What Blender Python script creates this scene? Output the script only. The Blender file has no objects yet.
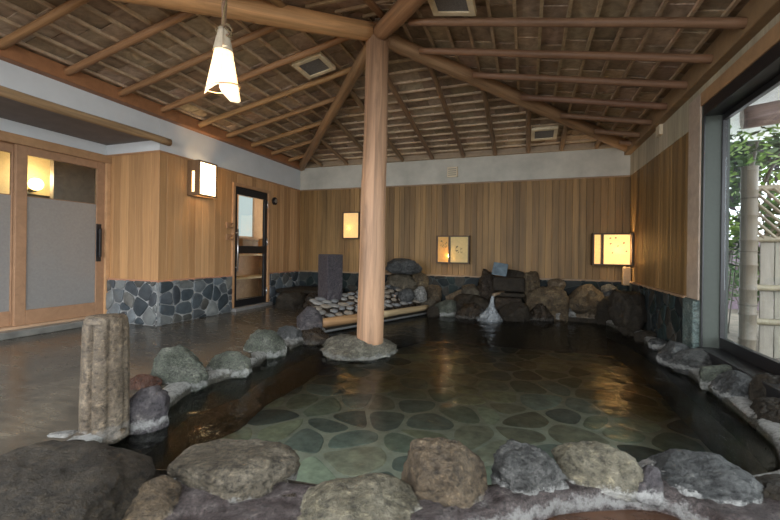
import bpy, bmesh, math, random
from mathutils import Vector, Matrix, noise
S = bpy.context.scene
COL = S.collection
R = random.Random(11)
V = Vector

# ---------------------------------------------------------------- camera, sky, exposure
YAW, ROLL, HC = 0.33466, 0.0136, 0.945
cam_d = bpy.data.cameras.new('camera'); cam = bpy.data.objects.new('camera', cam_d); COL.objects.link(cam)
cam.matrix_world = Matrix.Translation((0, 0, HC)) @ Matrix.Rotation(YAW, 4, 'Z') @ Matrix.Rotation(math.pi/2, 4, 'X') @ Matrix.Rotation(ROLL, 4, 'Z')
cam_d.sensor_width = 36; cam_d.lens = 393.15/780*36; cam_d.shift_y = -7.5/780; cam_d.clip_start = 0.02
S.camera = cam
S.view_settings.view_transform = 'Standard'; S.view_settings.look = 'None'; S.view_settings.gamma = 1
S.view_settings.use_curve_mapping = False
S.view_settings.exposure = 0.72
S.cycles.use_denoising = True
S.cycles.max_bounces = 10; S.cycles.diffuse_bounces = 5; S.cycles.glossy_bounces = 5; S.cycles.transparent_max_bounces = 16
S.cycles.sample_clamp_indirect = 4.0
S.cycles.caustics_reflective = False; S.cycles.caustics_refractive = False
W = bpy.data.worlds.new('sky'); S.world = W; W.use_nodes = True
SKY = 4.2
wn = W.node_tree.nodes; bg = wn['Background']; bg.inputs[0].default_value = (0.90, 0.95, 1.0, 1); bg.inputs[1].default_value = SKY
def portal(loc, rot, sx, sy):
    l = bpy.data.lights.new('daylight_opening', 'AREA'); l.shape = 'RECTANGLE'; l.size = sx; l.size_y = sy; l.cycles.is_portal = True
    o = bpy.data.objects.new('daylight_opening', l); o.location = loc; o.rotation_euler = rot; COL.objects.link(o)
portal((-1.7, 0.30, 1.25), (math.pi/2, 0, 0), 7.4, 2.7)          # open front of the bath house
portal((1.72, 2.3, 1.2), (math.pi/2, 0, math.pi/2), 3.9, 2.1)    # side window

# ---------------------------------------------------------------- dimensions
XL, XR, YB, YC, XD, YF = -4.303, 1.476, 6.844, 3.649, -5.222, 0.45
ZW, ZH, ZS = 2.16, 2.58, 0.55            # top of wood, top of white band, top of stone base
AX, AY, ZA, ZE = -1.41, 3.6, 3.26, 2.70  # roof apex, apex height, eave height
WZ = -0.06                               # water level
PB = -0.52                               # pool bottom

# ---------------------------------------------------------------- helpers
def tag(o, label=None, cat=None, group=None, kind=None):
    if label: o['label'] = label
    if cat: o['category'] = cat
    if group: o['group'] = group
    if kind: o['kind'] = kind
    return o
class MB:
    def __init__(s): s.v = []; s.f = []; s.c = []
    def face(s, pts, col=(1, 1, 1)):
        n = len(s.v); s.v += [tuple(p) for p in pts]; s.f.append(tuple(range(n, n+len(pts)))); s.c.append(col)
    def grid(s, rings, col=(1, 1, 1), closed=True, cap0=False, cap1=False):
        n0 = len(s.v); m = len(rings[0])
        for r in rings: s.v += [tuple(p) for p in r]
        for i in range(len(rings)-1):
            for j in range(m if closed else m-1):
                k = (j+1) % m; a = n0+i*m
                s.f.append((a+j, a+k, a+m+k, a+m+j)); s.c.append(col)
        if cap0: s.f.append(tuple(n0+j for j in reversed(range(m)))); s.c.append(col)
        if cap1: s.f.append(tuple(n0+(len(rings)-1)*m+j for j in range(m))); s.c.append(col)
    def box(s, lo, hi, col=(1, 1, 1), M=None):
        x0, y0, z0 = lo; x1, y1, z1 = hi
        p = [V(q) for q in ((x0,y0,z0),(x1,y0,z0),(x1,y1,z0),(x0,y1,z0),(x0,y0,z1),(x1,y0,z1),(x1,y1,z1),(x0,y1,z1))]
        if M: p = [M @ q for q in p]
        n = len(s.v); s.v += [tuple(q) for q in p]
        for f in ((3,2,1,0),(4,5,6,7),(0,1,5,4),(1,2,6,5),(2,3,7,6),(3,0,4,7)): s.f.append(tuple(n+i for i in f)); s.c.append(col)
    def tube(s, pts, rad, n=12, col=(1, 1, 1), cap=True):
        pts = [V(p) for p in pts]; rings = []
        if not hasattr(rad, '__len__'): rad = [rad]*len(pts)
        t0 = (pts[1]-pts[0]).normalized(); up = V((0, 0, 1)) if abs(t0.z) < .9 else V((1, 0, 0))
        for i, p in enumerate(pts):
            t = (pts[min(i+1, len(pts)-1)]-pts[max(i-1, 0)]).normalized()
            a = t.cross(up).normalized(); b = a.cross(t)
            rings.append([p+(a*math.cos(2*math.pi*k/n)+b*math.sin(2*math.pi*k/n))*rad[i] for k in range(n)])
        s.grid(rings, col, True, cap, cap)
    def build(s, name, mat, parent=None, smooth=False, bevel=0, loc=None):
        me = bpy.data.meshes.new(name); me.from_pydata(s.v, [], s.f)
        ca = me.color_attributes.new('Col', 'FLOAT_COLOR', 'CORNER'); i = 0
        buf = []
        for f, c in zip(s.f, s.c): buf += [c[0], c[1], c[2], 1.0]*len(f)
        ca.data.foreach_set('color', buf)
        bm = bmesh.new(); bm.from_mesh(me); bmesh.ops.recalc_face_normals(bm, faces=bm.faces); bm.to_mesh(me); bm.free()
        if smooth: me.shade_smooth()
        me.materials.append(mat)
        o = bpy.data.objects.new(name, me); COL.objects.link(o)
        if loc is not None:
            me.transform(Matrix.Translation(-V(loc))); o.location = loc
        if parent: hang(o, parent)
        if bevel:
            b = o.modifiers.new('bevel', 'BEVEL'); b.width = bevel; b.segments = 2; b.limit_method = 'ANGLE'
        return o
def hang(o, p):
    o.parent = p
    o.matrix_parent_inverse = Matrix.LocRotScale(p.location, p.rotation_euler, p.scale).inverted()
def empty(name, loc, label=None, cat=None, group=None, kind=None):
    o = bpy.data.objects.new(name, None); o.location = loc; o.empty_display_size = .1; COL.objects.link(o)
    return tag(o, label, cat, group, kind)
def jit(c, a=.12): 
    k = 1+R.uniform(-a, a); return (c[0]*k, c[1]*k*(1+R.uniform(-a, a)*.3), c[2]*k*(1+R.uniform(-a, a)*.3))

# ---------------------------------------------------------------- materials
def newmat(name):
    m = bpy.data.materials.new(name); m.use_nodes = True; nt = m.node_tree
    return m, nt, nt.nodes['Principled BSDF'], nt.nodes['Material Output']
def nd(nt, t, **kw):
    n = nt.nodes.new(t)
    for k, v in kw.items():
        if k in n.inputs: n.inputs[k].default_value = v
        else: setattr(n, k, v)
    return n
def ramp(nt, fac, stops):
    r = nt.nodes.new('ShaderNodeValToRGB'); e = r.color_ramp.elements
    while len(e) < len(stops): e.new(.5)
    for i, (p, c) in enumerate(stops): e[i].position = p; e[i].color = (*c, 1) if len(c) == 3 else c
    nt.links.new(fac, r.inputs[0]); return r.outputs[0]
def mixc(nt, a, b, fac, mode='MIX'):
    n = nt.nodes.new('ShaderNodeMix'); n.data_type = 'RGBA'; n.blend_type = mode
    for i, x in ((6, a), (7, b), (0, fac)):
        if isinstance(x, (int, float)): n.inputs[i].default_value = x
        elif isinstance(x, tuple): n.inputs[i].default_value = (*x, 1)
        else: nt.links.new(x, n.inputs[i])
    return n.outputs[2]
def coords(nt, scale=(1, 1, 1), kind='Object'):
    t = nt.nodes.new('ShaderNodeTexCoord'); mp = nt.nodes.new('ShaderNodeMapping'); mp.inputs['Scale'].default_value = scale
    nt.links.new(t.outputs[kind], mp.inputs[0]); return mp.outputs[0]
def noi(nt, vec, scale, detail=4, rough=.6, dist=0):
    n = nd(nt, 'ShaderNodeTexNoise', Scale=scale, Detail=detail, Roughness=rough, Distortion=dist); nt.links.new(vec, n.inputs['Vector']); return n.outputs['Fac']
def bump(nt, b, h, strength=.3, dist=.01, prev=None):
    n = nd(nt, 'ShaderNodeBump', Strength=strength, Distance=dist); nt.links.new(h, n.inputs['Height'])
    if prev: nt.links.new(prev, n.inputs['Normal'])
    nt.links.new(n.outputs[0], b.inputs['Normal']); return n.outputs[0]
def simple(name, col, rough=.5, metal=0, ns=0, nscale=30, spec=.5):
    m, nt, b, o = newmat(name); b.inputs['Roughness'].default_value = rough; b.inputs['Metallic'].default_value = metal
    b.inputs['Specular IOR Level'].default_value = spec
    v = coords(nt); f = noi(nt, v, nscale)
    k = ns or .12
    nt.links.new(ramp(nt, f, [(.3, tuple(c*(1-k) for c in col)), (.7, tuple(min(1, c*(1+k)) for c in col))]), b.inputs['Base Color'])
    return m
def wood(name, grain=(30, 30, 1.5), rough=.6, stain=0, tint=(1, 1, 1), contrast=.22):
    """per-board colour from the Col attribute, grain stretched along one axis, optional water stains"""
    m, nt, b, o = newmat(name); b.inputs['Roughness'].default_value = rough; b.inputs['Specular IOR Level'].default_value = .3
    a = nd(nt, 'ShaderNodeAttribute', attribute_name='Col')
    g = noi(nt, coords(nt, grain), 1.0, 6, .65, .6)
    gc = ramp(nt, g, [(.25, tuple(t*(1-contrast) for t in tint)), (.75, tuple(t*(1+contrast) for t in tint))])
    c = mixc(nt, a.outputs['Color'], gc, 1.0, 'MULTIPLY')
    if stain:
        s = noi(nt, coords(nt, (4.5, 4.5, .25)), 1.0, 6, .7, .3)
        sc = ramp(nt, s, [(.38, (1, 1, 1)), (.62, (1-stain, 1-stain*.98, 1-stain*.95))])
        c = mixc(nt, c, sc, 1.0, 'MULTIPLY')
    nt.links.new(c, b.inputs['Base Color']); bump(nt, b, g, .15, .004)
    return m
def rock(name, c1, c2, c3, crust=0, ctop=.03, sc=6, rough=.62, bs=.5, speck=0):
    m, nt, b, o = newmat('rock_'+name)
    v = coords(nt, (1, 1, 1)); n1 = noi(nt, v, sc, 8, .65, .3); n2 = noi(nt, v, sc*7, 6, .7)
    c = ramp(nt, n1, [(.32, c1), (.5, c2), (.68, c3)])
    c = mixc(nt, c, ramp(nt, n2, [(.34, (.18, .18, .18)), (.47, (.9, .9, .9)), (.56, (1.1, 1.1, 1.1)), (.68, (2.1, 2.05, 1.9))]), .9, 'MULTIPLY')
    n4 = noi(nt, coords(nt, (1, 1.3, 2.6)), sc*1.9, 9, .75, 1.2); c = mixc(nt, c, ramp(nt, n4, [(.36, (.22, .21, .20)), (.45, (.95, .95, .95)), (.56, (1.05, 1.05, 1.05)), (.68, (1.9, 1.88, 1.8))]), .9, 'MULTIPLY')
    n5 = noi(nt, v, sc*22, 3, .8)
    if speck:
        vs = nd(nt, 'ShaderNodeTexVoronoi', Scale=55.0); nt.links.new(v, vs.inputs['Vector'])
        c = mixc(nt, c, (.5, .47, .4), ramp(nt, vs.outputs['Distance'], [(.12, (speck,)*3), (.3, (0, 0, 0))]))
    if crust:   # lime crust left by the bath water, a band just above the waterline
        ge = nd(nt, 'ShaderNodeNewGeometry'); sp = nd(nt, 'ShaderNodeSeparateXYZ'); nt.links.new(ge.outputs['Position'], sp.inputs[0])
        n3 = noi(nt, ge.outputs['Position'], 16, 6, .7)
        n6 = noi(nt, ge.outputs['Position'], 90, 4, .8)
        ad = nd(nt, 'ShaderNodeMath', operation='MULTIPLY_ADD'); nt.links.new(n3, ad.inputs[0]); ad.inputs[1].default_value = -.13; nt.links.new(sp.outputs[2], ad.inputs[2])
        a2 = nd(nt, 'ShaderNodeMath', operation='MULTIPLY_ADD'); nt.links.new(n6, a2.inputs[0]); a2.inputs[1].default_value = -.05; nt.links.new(ad.outputs[0], a2.inputs[2]); t0 = ctop-.09
        mr = nd(nt, 'ShaderNodeMapRange'); nt.links.new(a2.outputs[0], mr.inputs[0])
        mr.inputs[1].default_value = t0-.055; mr.inputs[2].default_value = t0+.01; mr.inputs[3].default_value = 0; mr.inputs[4].default_value = 1
        cr = nd(nt, 'ShaderNodeMath', operation='MULTIPLY'); cr.inputs[1].default_value = crust
        cm = nd(nt, 'ShaderNodeMath', operation='MULTIPLY'); nt.links.new(ramp(nt, mr.outputs[0], [(.0, (0,)*3), (.35, (.9,)*3), (.75, (1,)*3), (1.0, (0,)*3)]), cm.inputs[0])
        nt.links.new(ramp(nt, noi(nt, ge.outputs['Position'], 26, 5, .75), [(.36, (.3,)*3), (.56, (1,)*3)]), cm.inputs[1]); nt.links.new(cm.outputs[0], cr.inputs[0])
        c = mixc(nt, c, (.58, .57, .54), cr.outputs[0])
    nt.links.new(c, b.inputs['Base Color'])
    r = ramp(nt, n1, [(.3, (rough-.15,)*3), (.7, (rough+.12,)*3)]); nt.links.new(r, b.inputs['Roughness'])
    k = min(1, bs*1.6)
    p = bump(nt, b, n1, k, .09); p = bump(nt, b, n4, k, .06, p); p = bump(nt, b, n2, k, .03, p); p = bump(nt, b, n5, k, .010, p)
    b.inputs['Specular IOR Level'].default_value = .35
    return m
ROCK = {
 'dark': rock('dark', (.019,.014,.009), (.032,.024,.015), (.056,.043,.028), .0, rough=.55, sc=7),
 'brown': rock('brown', (.055,.038,.023), (.10,.072,.044), (.16,.12,.078), .3, .0, sc=5),
 'greybrown': rock('greybrown', (.060,.046,.030), (.115,.094,.064), (.185,.157,.115), .5, .0, sc=7, bs=.7),
 'olive': rock('olive', (.078,.068,.045), (.14,.123,.085), (.21,.188,.140), .6, .0, sc=4),
 'pitted': rock('pitted', (.035,.034,.031), (.10,.098,.092), (.20,.195,.182), .9, .02, sc=9, bs=1.0),
 'purple': rock('purple', (.040,.035,.041), (.080,.070,.073), (.14,.125,.12), .7, .0, sc=5),
 'grey': rock('grey', (.038,.039,.039), (.080,.081,.079), (.155,.155,.150), .85, .01, sc=5, bs=.7),
 'wetbrown': rock('wetbrown', (.018,.012,.007), (.038,.026,.016), (.075,.053,.033), .15, -.02, rough=.3),
 'pale': rock('pale', (.15,.148,.135), (.26,.25,.23), (.38,.37,.345), .3, .0),
 'tan': rock('tan', (.10,.072,.043), (.17,.128,.082), (.24,.19,.135), .3, .0),
 'red': rock('red', (.050,.020,.012), (.09,.038,.022), (.13,.065,.042), 0, 0, rough=.3),
 'mossy': rock('mossy', (.066,.074,.056), (.13,.14,.108), (.23,.235,.195), .8, .0, sc=10, bs=.8),
 'mottled': rock('mottled', (.05,.033,.018), (.12,.083,.046), (.26,.20,.115), .0, 0, sc=9, speck=.4),
 'speck': rock('speck', (.085,.076,.056), (.20,.182,.138), (.38,.35,.275), .5, -.02, sc=16, bs=.9, speck=.5),
}
def stone(name, rough=.45, spec=.5):
    m, nt, b, o = newmat(name); a = nd(nt, 'ShaderNodeAttribute', attribute_name='Col')
    v = coords(nt); n1 = noi(nt, v, 9, 7, .65); n2 = noi(nt, v, 60, 4, .6)
    c = mixc(nt, a.outputs['Color'], ramp(nt, n1, [(.3, (.6, .6, .62)), (.7, (1.4, 1.38, 1.35))]), 1.0, 'MULTIPLY')
    nt.links.new(c, b.inputs['Base Color']); b.inputs['Roughness'].default_value = rough
    p = bump(nt, b, n1, .4, .02); bump(nt, b, n2, .25, .005, p); return m
M = {}
M['plank'] = wood('cedar planks', (28, 28, 1.4), .55)
M['plank_old'] = wood('weathered cedar planks', (26, 26, 1.2), .55, stain=.5)
M['trim'] = wood('wood trim', (9, 9, 9), .5)
M['log'] = wood('debarked log', (16, 16, .9), .5, contrast=.55)
M['sheet'] = wood('bark roof boards', (9, 9, 9), .75, contrast=.45)
M['batten'] = wood('battens', (12, 12, 12), .6, contrast=.3)
M['plaster_old'] = simple('aged plaster', (.47, .445, .38), .85, ns=.16, nscale=3)
M['plaster'] = simple('white plaster', (.56, .57, .57), .85, ns=.05, nscale=4)
M['grout'] = simple('mortar', (.17, .17, .165), .8, ns=.3, nscale=14)
M['stone'] = stone('wainscot stone', .42)
M['poolstone'] = stone('pool bottom stone', .6)
M['poolgrout'] = simple('pool bottom mortar', (.39, .405, .36), .8, ns=.2, nscale=9)
M['dark_metal'] = simple('dark bronze aluminium', (.018, .017, .018), .35, .3)
M['grey_metal'] = simple('grey aluminium', (.050, .056, .047), .5, .0, ns=.06, spec=.3)
M['steel'] = simple('brushed steel', (.5, .5, .5), .3, .9)
M['dark_wood'] = wood('dark stained wood', (20, 20, 4), .5)
M['cream'] = simple('cream plastic', (.60, .50, .34), .5, ns=.05)
M['mesh_grey'] = simple('vent mesh', (.16, .15, .14), .7, ns=.3, nscale=90)
M['slate'] = simple('slate', (.10, .13, .15), .25, ns=.4, nscale=12)
M['sillstone'] = simple('sill stone', (.14, .135, .12), .35, ns=.3, nscale=8)
M['granite'] = rock('granite', (.04, .034, .042), (.085, .072, .082), (.19, .165, .175), 0, 0, 20, .4, .5, .45)
M['bamboo'] = wood('bamboo', (25, 25, 3), .45, contrast=.2)
M['vine'] = wood('vine cord', (60, 60, 60), .8)
M['black'] = simple('ink', (.015, .013, .012), .6)
M['teal_stone'] = rock('teal', (.10, .15, .145), (.19, .25, .235), (.33, .36, .33), 0, 0, 8, .6, .5)
# clear glass
def glass(name, tint, refl=1.0, rough=0.0, milk=0.0, milkcol=(.8, .85, .9)):
    m, nt, b, o = newmat(name); nt.nodes.remove(b)
    t = nd(nt, 'ShaderNodeBsdfTransparent', Color=(*tint, 1)); g = nd(nt, 'ShaderNodeBsdfGlossy', Roughness=rough)
    f = nd(nt, 'ShaderNodeFresnel', IOR=1.45); mx = nd(nt, 'ShaderNodeMixShader')
    ge = nd(nt, 'ShaderNodeNewGeometry'); io = nd(nt, 'ShaderNodeMapRange'); io.inputs[3].default_value = 1.45; io.inputs[4].default_value = 1/1.45   # a thin pane has the same index on both faces
    nt.links.new(ge.outputs['Backfacing'], io.inputs[0]); nt.links.new(io.outputs[0], f.inputs['IOR'])
    nt.links.new(f.outputs[0], mx.inputs[0]); base = t.outputs[0]
    if milk:
        d = nd(nt, 'ShaderNodeBsdfDiffuse', Color=(*milkcol, 1)); tr = nd(nt, 'ShaderNodeBsdfTranslucent', Color=(*milkcol, 1)); ad = nd(nt, 'ShaderNodeMixShader', Fac=.55)
        nt.links.new(d.outputs[0], ad.inputs[1]); nt.links.new(tr.outputs[0], ad.inputs[2])
        m2 = nd(nt, 'ShaderNodeMixShader', Fac=milk)
        v = coords(nt); n = noi(nt, v, 45, 3, .6)
        mr = nd(nt, 'ShaderNodeMapRange'); nt.links.new(n, mr.inputs[0]); mr.inputs[3].default_value = milk*.8; mr.inputs[4].default_value = min(1, milk*1.1)
        nt.links.new(mr.outputs[0], m2.inputs[0])
        nt.links.new(base, m2.inputs[1]); nt.links.new(ad.outputs[0], m2.inputs[2]); base = m2.outputs[0]
    nt.links.new(base, mx.inputs[1]); nt.links.new(g.outputs[0], mx.inputs[2]); nt.links.new(mx.outputs[0], o.inputs[0]); return m
M['glass'] = glass('clear glass', (.93, .96, .96))
M['frost'] = glass('frosted glass', (.85, .85, .85), rough=.15, milk=.92, milkcol=(.46, .445, .43))
def paper(name, col, emit, trans=.6):
    m, nt, b, o = newmat(name); nt.nodes.remove(b)
    n = noi(nt, coords(nt), 40, 4, .6); cc = ramp(nt, n, [(.3, tuple(c*.85 for c in col)), (.7, col)])
    d = nd(nt, 'ShaderNodeBsdfDiffuse'); t = nd(nt, 'ShaderNodeBsdfTranslucent'); mx = nd(nt, 'ShaderNodeMixShader', Fac=trans)
    nt.links.new(cc, d.inputs[0]); nt.links.new(cc, t.inputs[0]); nt.links.new(d.outputs[0], mx.inputs[1]); nt.links.new(t.outputs[0], mx.inputs[2])
    e = nd(nt, 'ShaderNodeEmission', Strength=emit); nt.links.new(cc, e.inputs[0]); a = nd(nt, 'ShaderNodeAddShader')
    nt.links.new(mx.outputs[0], a.inputs[0]); nt.links.new(e.outputs[0], a.inputs[1]); nt.links.new(a.outputs[0], o.inputs[0]); return m
def bulbmat(name, col, s):
    m, nt, b, o = newmat(name); nt.nodes.remove(b); e = nd(nt, 'ShaderNodeEmission', Color=(*col, 1), Strength=s); nt.links.new(e.outputs[0], o.inputs[0]); return m
# wet slate floor
def wetfloor(name, c1, c2, c3, r0, r1, tile=0):
    m, nt, b, o = newmat(name); v = coords(nt)
    n1 = noi(nt, v, 1.6, 7, .65, .5); n2 = noi(nt, coords(nt, (1, 3.2, 1)), 5, 6, .65)
    c = ramp(nt, n1, [(.3, c1), (.5, c2), (.72, c3)]); c = mixc(nt, c, ramp(nt, n2, [(.3, (.65,)*3), (.7, (1.3,)*3)]), 1.0, 'MULTIPLY')
    br = nd(nt, 'ShaderNodeTexBrick', Scale=1.0); br.inputs['Mortar Size'].default_value = .006; br.inputs['Brick Width'].default_value = .9; br.inputs['Row Height'].default_value = .45
    br.inputs['Color1'].default_value = (1, 1, 1, 1); br.inputs['Color2'].default_value = (.9, .9, .9, 1); br.inputs['Mortar'].default_value = (.72, .72, .72, 1)
    nt.links.new(v, br.inputs['Vector']); c = mixc(nt, c, br.outputs[0], 1.0 if tile else 0.0, 'MULTIPLY')
    nt.links.new(c, b.inputs['Base Color']); nt.links.new(ramp(nt, n2, [(.3, (r0,)*3), (.7, (r1,)*3)]), b.inputs['Roughness'])
    bump(nt, b, n2, .12, .01); return m
M['floor'] = wetfloor('wet slate floor', (.040, .034, .026), (.070, .060, .046), (.11, .092, .066), .12, .32, 1)
M['front_floor'] = wetfloor('red brown wet basin floor', (.022, .010, .006), (.042, .020, .011), (.07, .036, .021), .15, .4)
M['ground'] = simple('garden soil', (.16, .13, .10), .9, ns=.4, nscale=6)
def water(name):
    m, nt, b, o = newmat(name); nt.nodes.remove(b)
    t = nd(nt, 'ShaderNodeBsdfTransparent', Color=(.88, .93, .87, 1)); g = nd(nt, 'ShaderNodeBsdfGlossy', Roughness=.13)
    f = nd(nt, 'ShaderNodeFresnel', IOR=1.24); mx = nd(nt, 'ShaderNodeMixShader')
    n = noi(nt, coords(nt), 5, 3, .5, .4); bp = nd(nt, 'ShaderNodeBump', Strength=.5, Distance=.03); nt.links.new(n, bp.inputs['Height'])
    nt.links.new(bp.outputs[0], g.inputs['Normal']); nt.links.new(bp.outputs[0], f.inputs['Normal'])
    nt.links.new(f.outputs[0], mx.inputs[0]); nt.links.new(t.outputs[0], mx.inputs[1]); nt.links.new(g.outputs[0], mx.inputs[2]); nt.links.new(mx.outputs[0], o.inputs[0]); return m
M['water'] = water('bath water')
def spray(name):
    m, nt, b, o = newmat(name); nt.nodes.remove(b)
    t = nd(nt, 'ShaderNodeBsdfTransparent'); d = nd(nt, 'ShaderNodeBsdfDiffuse', Color=(.8, .85, .88, 1)); mx = nd(nt, 'ShaderNodeMixShader')
    n = noi(nt, coords(nt, (30, 30, 6)), 1, 3, .6); nt.links.new(ramp(nt, n, [(.35, (.04,)*3), (.7, (.34,)*3)]), mx.inputs[0])
    nt.links.new(t.outputs[0], mx.inputs[1]); nt.links.new(d.outputs[0], mx.inputs[2]); nt.links.new(mx.outputs[0], o.inputs[0]); return m
M['spray'] = spray('falling water')
def leafmat(name, col):
    m, nt, b, o = newmat(name); nt.nodes.remove(b)
    a = nd(nt, 'ShaderNodeAttribute', attribute_name='Col')
    d = nd(nt, 'ShaderNodeBsdfDiffuse'); t = nd(nt, 'ShaderNodeBsdfTranslucent'); mx = nd(nt, 'ShaderNodeMixShader', Fac=.5)
    nt.links.new(a.outputs[0], d.inputs[0]); nt.links.new(a.outputs[0], t.inputs[0])
    nt.links.new(d.outputs[0], mx.inputs[1]); nt.links.new(t.outputs[0], mx.inputs[2]); nt.links.new(mx.outputs[0], o.inputs[0]); return m
M['leaf'] = leafmat('leaves', None)

# ---------------------------------------------------------------- stone patterns
def voronoi(w, h, cell, seed, jitter=.42, asp=1):
    r = random.Random(seed); nx, ny = max(1, round(w/cell/asp)), max(1, round(h/cell)); cw, ch = w/nx, h/ny
    P = {(i, j): ((i+.5+r.uniform(-jitter, jitter)+(.25 if j % 2 else -.25))*cw, (j+.5+r.uniform(-jitter, jitter))*ch) for i in range(-2, nx+2) for j in range(-2, ny+2)}
    out = []
    for i in range(-1, nx+1):
        for j in range(-1, ny+1):
            p = P[(i, j)]; poly = [(0, 0), (w, 0), (w, h), (0, h)]
            for di in range(-3, 4):
                for dj in range(-3, 4):
                    q = P.get((i+di, j+dj))
                    if q is None or (di == 0 and dj == 0): continue
                    mx, my = (p[0]+q[0])/2, (p[1]+q[1])/2; nx_, ny_ = q[0]-p[0], q[1]-p[1]; new = []
                    for k in range(len(poly)):
                        a, b = poly[k], poly[(k+1) % len(poly)]
                        da = (a[0]-mx)*nx_+(a[1]-my)*ny_; db = (b[0]-mx)*nx_+(b[1]-my)*ny_
                        if da <= 0: new.append(a)
                        if (da < 0) != (db < 0) and da != db:
                            t = da/(da-db); new.append((a[0]+(b[0]-a[0])*t, a[1]+(b[1]-a[1])*t))
                    poly = new
                    if len(poly) < 3: break
                if len(poly) < 3: break
            if len(poly) >= 3: out.append(poly)
    return out
def shrink(poly, g, it=2):
    cx = sum(p[0] for p in poly)/len(poly); cy = sum(p[1] for p in poly)/len(poly); q = []
    for x, y in poly:
        d = math.hypot(x-cx, y-cy); k = max(.3, (d-g)/d) if d > 1e-6 else 1
        q.append((cx+(x-cx)*k, cy+(y-cy)*k))
    for _ in range(it):
        n = []
        for k in range(len(q)):
            a, b = q[k], q[(k+1) % len(q)]
            n += [(a[0]*.78+b[0]*.22, a[1]*.78+b[1]*.22), (a[0]*.22+b[0]*.78, a[1]*.22+b[1]*.78)]
        q = n
    return q, (cx, cy)
def stones(mb, O, U, Vv, N, w, h, cell, depth, cols, seed, gap=.012, dome=.012, keep=None, it=2, jitter=.42, asp=1):
    O, U, Vv, N = V(O), V(U), V(Vv), V(N); r = random.Random(seed)
    for poly in voronoi(w, h, cell, seed, jitter, asp):
        q, c = shrink(poly, gap, it)
        if keep and not keep(c): continue
        k = r.uniform(.6, 1.45); col = r.choice(cols); col = tuple(x*k for x in col); dd = depth*r.uniform(.7, 1.15)
        def ring(s, z): return [O+U*(c[0]+(x-c[0])*s)+Vv*(c[1]+(y-c[1])*s)+N*z for x, y in q]
        mb.grid([ring(1, -.01), ring(1, dd*.55), ring(.94, dd), ring(.6, dd+dome*.7), ring(.25, dd+dome)], col, True, False, True)
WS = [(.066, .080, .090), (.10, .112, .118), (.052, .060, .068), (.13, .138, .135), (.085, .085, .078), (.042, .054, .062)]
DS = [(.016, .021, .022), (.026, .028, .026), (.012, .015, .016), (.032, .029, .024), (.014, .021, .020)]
PS = [(.20, .245, .215), (.27, .32, .265), (.16, .195, .19), (.34, .37, .28), (.185, .24, .235), (.25, .255, .21), (.115, .135, .135)]

# ================================================================ SETTING
# pool outline at the waterline (anticlockwise from the near left)
POOL = [(-2.00, 1.28), (-1.55, 1.25), (-1.15, 1.38), (-.75, 1.42), (-.45, 1.52), (-.2, 1.62), (.05, 1.76), (.33, 1.92), (.62, 2.02), (.9, 2.08), (1.15, 2.25), (1.30, 2.7), (1.33, 3.3), (1.33, 4.2), (1.35, 5.0), (1.30, 5.8), (1.12, 6.45),
        (.6, 6.52), (0, 6.42), (-.6, 6.45), (-1.1, 6.36), (-1.52, 6.40), (-1.80, 5.75), (-2.12, 5.0), (-2.36, 4.3), (-2.30, 3.8), (-2.30, 3.1), (-2.18, 2.6), (-2.28, 2.2), (-2.10, 1.75), (-2.06, 1.5)]
def poly_plane(name, outer, holes, z, mat, kind='structure', lip=None):
    bm = bmesh.new(); edges = []
    for loop in [outer]+holes:
        vs = [bm.verts.new((x, y, z)) for x, y in loop]
        edges += [bm.edges.new((vs[i], vs[(i+1) % len(vs)])) for i in range(len(vs))]
    bmesh.ops.triangle_fill(bm, use_beauty=True, edges=edges)
    bmesh.ops.recalc_face_normals(bm, faces=bm.faces)
    for f in bm.faces:
        if f.normal.z < 0: f.normal_flip()
    me = bpy.data.meshes.new(name); bm.to_mesh(me); bm.free(); me.materials.append(mat)
    o = bpy.data.objects.new(name, me); COL.objects.link(o); return tag(o, kind=kind)
floor = poly_plane('floor', [(-7.6, .30), (-2.0, .30), (-1.96, 1.2), (-1.985, 1.272), (-1.55, 1.245), (-1.15, 1.375), (-.75, 1.415), (-.45, 1.515), (-.2, 1.615), (.05, 1.755), (.33, 1.915), (.62, 2.015), (.9, 2.075), (1.155, 2.245), (1.62, 2.4), (1.62, 3.0), (1.62, 7.0), (-7.6, 7.0)], [POOL], 0, M['floor'])
mb = MB(); mb.grid([[(x, y, 0.0) for x, y in POOL], [(x, y, PB-.02) for x, y in POOL]])
tag(mb.build('pool_wall', ROCK['dark'], smooth=False), kind='structure')
mb = MB(); mb.box((-2.7, 1.0, PB-.1), (1.62, 6.9, PB)); pf = tag(mb.build('pool_floor', M['poolgrout']), kind='structure')
mb = MB(); stones(mb, (-2.6, 1.1, PB), (1, 0, 0), (0, 1, 0), (0, 0, 1), 4.2, 5.7, .34, .006, PS, 5, .027, .004, jitter=.46)
mb.build('paving', M['poolstone'], pf)
wat = poly_plane('bath_water', POOL, [], WZ, M['water'], kind='stuff'); tag(wat, 'dark clear bath water with blurred golden lamp reflections', 'water')
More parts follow.
